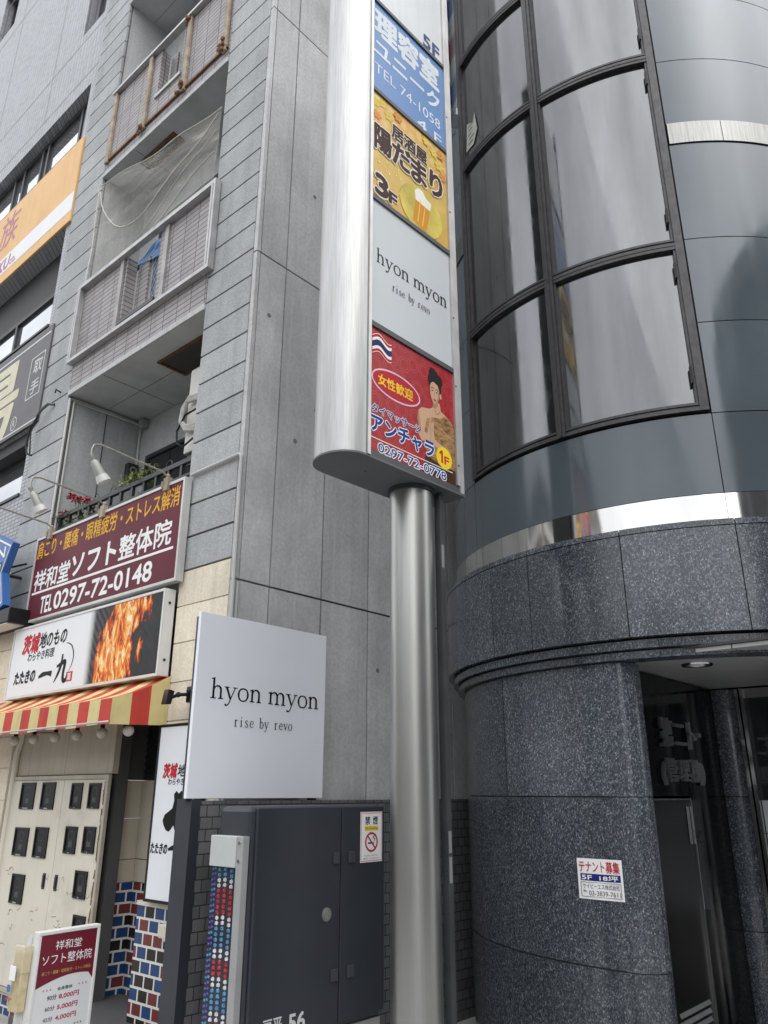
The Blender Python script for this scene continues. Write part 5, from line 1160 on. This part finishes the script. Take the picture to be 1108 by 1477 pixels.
# black fascia sign
bs = thing('black_sign', 'dark fascia sign with huge cream brush character on the mosaic building', 'sign', (-11, 3.58, 5.95))
MB().plate(P, -16, -8.80, 5.93, 7.32, -.03, 0).build('panel', mat('fascia_dark', (.085, .08, .088), .5, 0, .12, 6, .2), bs)
q = MB(); q.plate(P, -16, -8.83, 7.20, 7.225, .0005, .002); q.plate(P, -16, -8.83, 5.97, 5.99, .0005, .002)
q.frame(P, -9.27, -8.89, 6.35, 6.97, .014, .0005, .002); q.text(P, '取', -9.18, -8.95, 6.70, 6.90, .002, .01, .1); q.text(P, '手', -9.19, -8.96, 6.40, 6.60, .002, .01, .1)
q.ring(P, -9.50, 6.11, .085, .10, .072, .087, .002, 28); q.text(P, 'R', -9.535, -9.465, 6.06, 6.16, .002, .0); q.build('white_lettering', mat('fascia_white', (.60, .60, .58), .5), bs)
q = MB(); q.text(P, '湯', -11.65, -9.60, 5.98, 7.14, .002, .018, .08); q.build('brush_character', mat('fascia_cream', (.58, .54, .40), .55, 0, .1, 8), bs)
# blue shield sign
bl = thing('blue_sign', 'blue star-shaped shop sign with white outline at the left edge beside the maroon sign', 'sign', (-8.55, 3.3, 3.3))
P = front(3.30)
star = [(a_ - .09, b_) for a_, b_ in [(-8.085, 4.165), (-8.56, 4.36), (-9.05, 4.165), (-8.90, 3.863), (-9.06, 3.485), (-8.56, 3.28), (-8.074, 3.485), (-8.235, 3.863)]]
ins = lambda k: [(-8.655 + (a + 8.655) * k, 3.83 + (b - 3.83) * k) for a, b in star]
MB().prism(P, star, -.08, 0).build('panel', mat('shield_blue', (.03, .12, .36), .4, var=.06), bl)
q = MB(); A, B = ins(.93), ins(.89); n = 8
q.add([P.P(a, b, .002) for a, b in A + B], [(i, (i + 1) % n, n + (i + 1) % n, n + i) for i in range(n)]); q.text(P, 'OPEN', -9.03, -8.33, 4.03, 4.15, .002, .02); q.text(P, 'ALL', -8.75, -8.29, 3.60, 3.70, .002, .02); q.build('outline_lettering', white, bl)
q = MB(); q.plate(P, -8.87, -8.36, 3.76, 3.98, .0005, .003); q.build('dark_frame', blackm, bl); q = MB(); q.plate(P, -8.85, -8.385, 3.785, 3.96, .003, .004); q.build('white_card', white, bl)
q = MB(); q.tube([(-8.56, 3.38, 3.9), (-8.56, 3.62, 3.9)], .02, 8); q.build('bracket', darkmetal, bl)
bx_ = thing('black_box_sign', 'black box-shaped light under the blue star-shaped sign at the left edge', 'light box', (-8.5, 3.35, 3.29))
MB().box(-9.1, -8.0, 3.31, 3.60, 3.285, 3.44).build('casing', blackm, bx_, bevel=.01); MB().box(-9.05, -8.05, 3.32, 3.5, 3.275, 3.284).build('diffuser', soft_white, bx_)
ca = thing('wall_cable', 'black cable loop on a wall bracket beside the dark fascia sign', 'cable', (-8.6, 3.55, 5.6))
q = MB(); q.tube([(-8.42, 3.60, 6.02), (-8.48, 3.55, 6.03), (-8.60, 3.53, 5.98), (-8.68, 3.53, 5.93)], .018, 8); q.build('bracket', mat('bracket_grey', (.12, .12, .12), .5, .3), ca)
q = MB(); q.tube([(-8.66, 3.53, 5.93), (-8.80, 3.52, 5.78), (-8.84, 3.52, 5.58), (-8.78, 3.53, 5.45), (-8.70, 3.55, 5.42)], .012, 8); q.tube([(-8.66, 3.53, 5.91), (-8.76, 3.52, 5.74), (-8.72, 3.52, 5.55), (-8.73, 3.54, 5.42)], .009, 8); q.tube([(-8.30, 3.60, 6.14), (-8.33, 3.55, 6.17), (-8.36, 3.56, 6.14)], .010, 8); q.build('cable', blackm, ca, smooth=True)
tag(MB().tube([(-9.3, 3.30, 3.98), (-8.12, 3.45, 3.945)], .012, 8).build('sign_stay', blackm), 'thin black stay rod running to the left edge of the maroon sign', 'rod')

# ------------------------------------------------------------------ the far side of the street (seen in reflections)
def facade_mat(name, wallc, winc, bw, bh, ms):
    m = brick_mat(name, [winc, tuple(v * 1.6 for v in winc)], wallc, bw, bh, ms, 0, .35); return m
fa = facade_mat('apartment_facade', (.42, .42, .40), (.05, .06, .07), 3.2, 3.0, .55)
fb = facade_mat('office_facade', (.10, .105, .11), (.03, .035, .04), 2.2, 3.4, .25)
def block(name, label, x0, x1, y0, y1, h, m, bal=None):
    t = thing(name, label, 'building', ((x0 + x1) / 2, (y0 + y1) / 2, -.15))
    MB().box(x0, x1, y0, y1, -.15, h).build('wall', m, t); MB().box(x0 + .4, x1 - .4, y0 + .4, y1 - .4, h + .002, h + 1).build('roof', concrete, t)
    if bal:
        z = 3.4
        while z < h - 1: MB().box(x0 + .3, x1 - .3, y1 + .002, y1 + 1.4, z, z + 1.1).build('balcony', bal, t); z += 3
        z = 3.4
        while z < h - 1: MB().box(x1 + .002, x1 + 1.2, y0 + .3, y1 - .3, z, z + 1.1).build('balcony', bal, t); z += 3
pale = mat('apartment_pale', (.46, .45, .43), .8, streak=.3)
block('apartment_tower', 'pale apartment tower with long balconies across the street, to the left', -46, -34, -40, -29, 23, fa, pale)
block('apartment_tower', 'slim pale apartment tower with long balconies further down across the street', -21, -15, -52, -43, 25, fa, pale)
block('shop_building', 'low brown shop building across the street', -30, -12, -20, -12.5, 6.2, mat('brown_render', (.42, .37, .31), .8, streak=.3))
block('shop_building', 'low grey shop building facing the pylon sign across the street', -11.5, -2, -20, -12.5, 5.2, mat('grey_render', (.40, .40, .39), .8, streak=.3))
block('shop_building', 'low dark shop building across the street, to the right', -1.5, 9, -20, -12.5, 5.8, mat('dark_render', (.30, .30, .31), .8, streak=.3))
block('office_building', 'dark office block on the right-hand street corner', 8.4, 16, -3.2, 9, 12, fb)

# printed inks are matt
for m_ in bpy.data.materials:
    if any(k in m_.name for k in ('print', 'letters', 'badge', 'oval', 'flag', 'beer', 'foam', 'petal', 'bubble')) and m_.node_tree:
        m_.node_tree.nodes['Principled BSDF'].inputs['Specular IOR Level'].default_value = .15
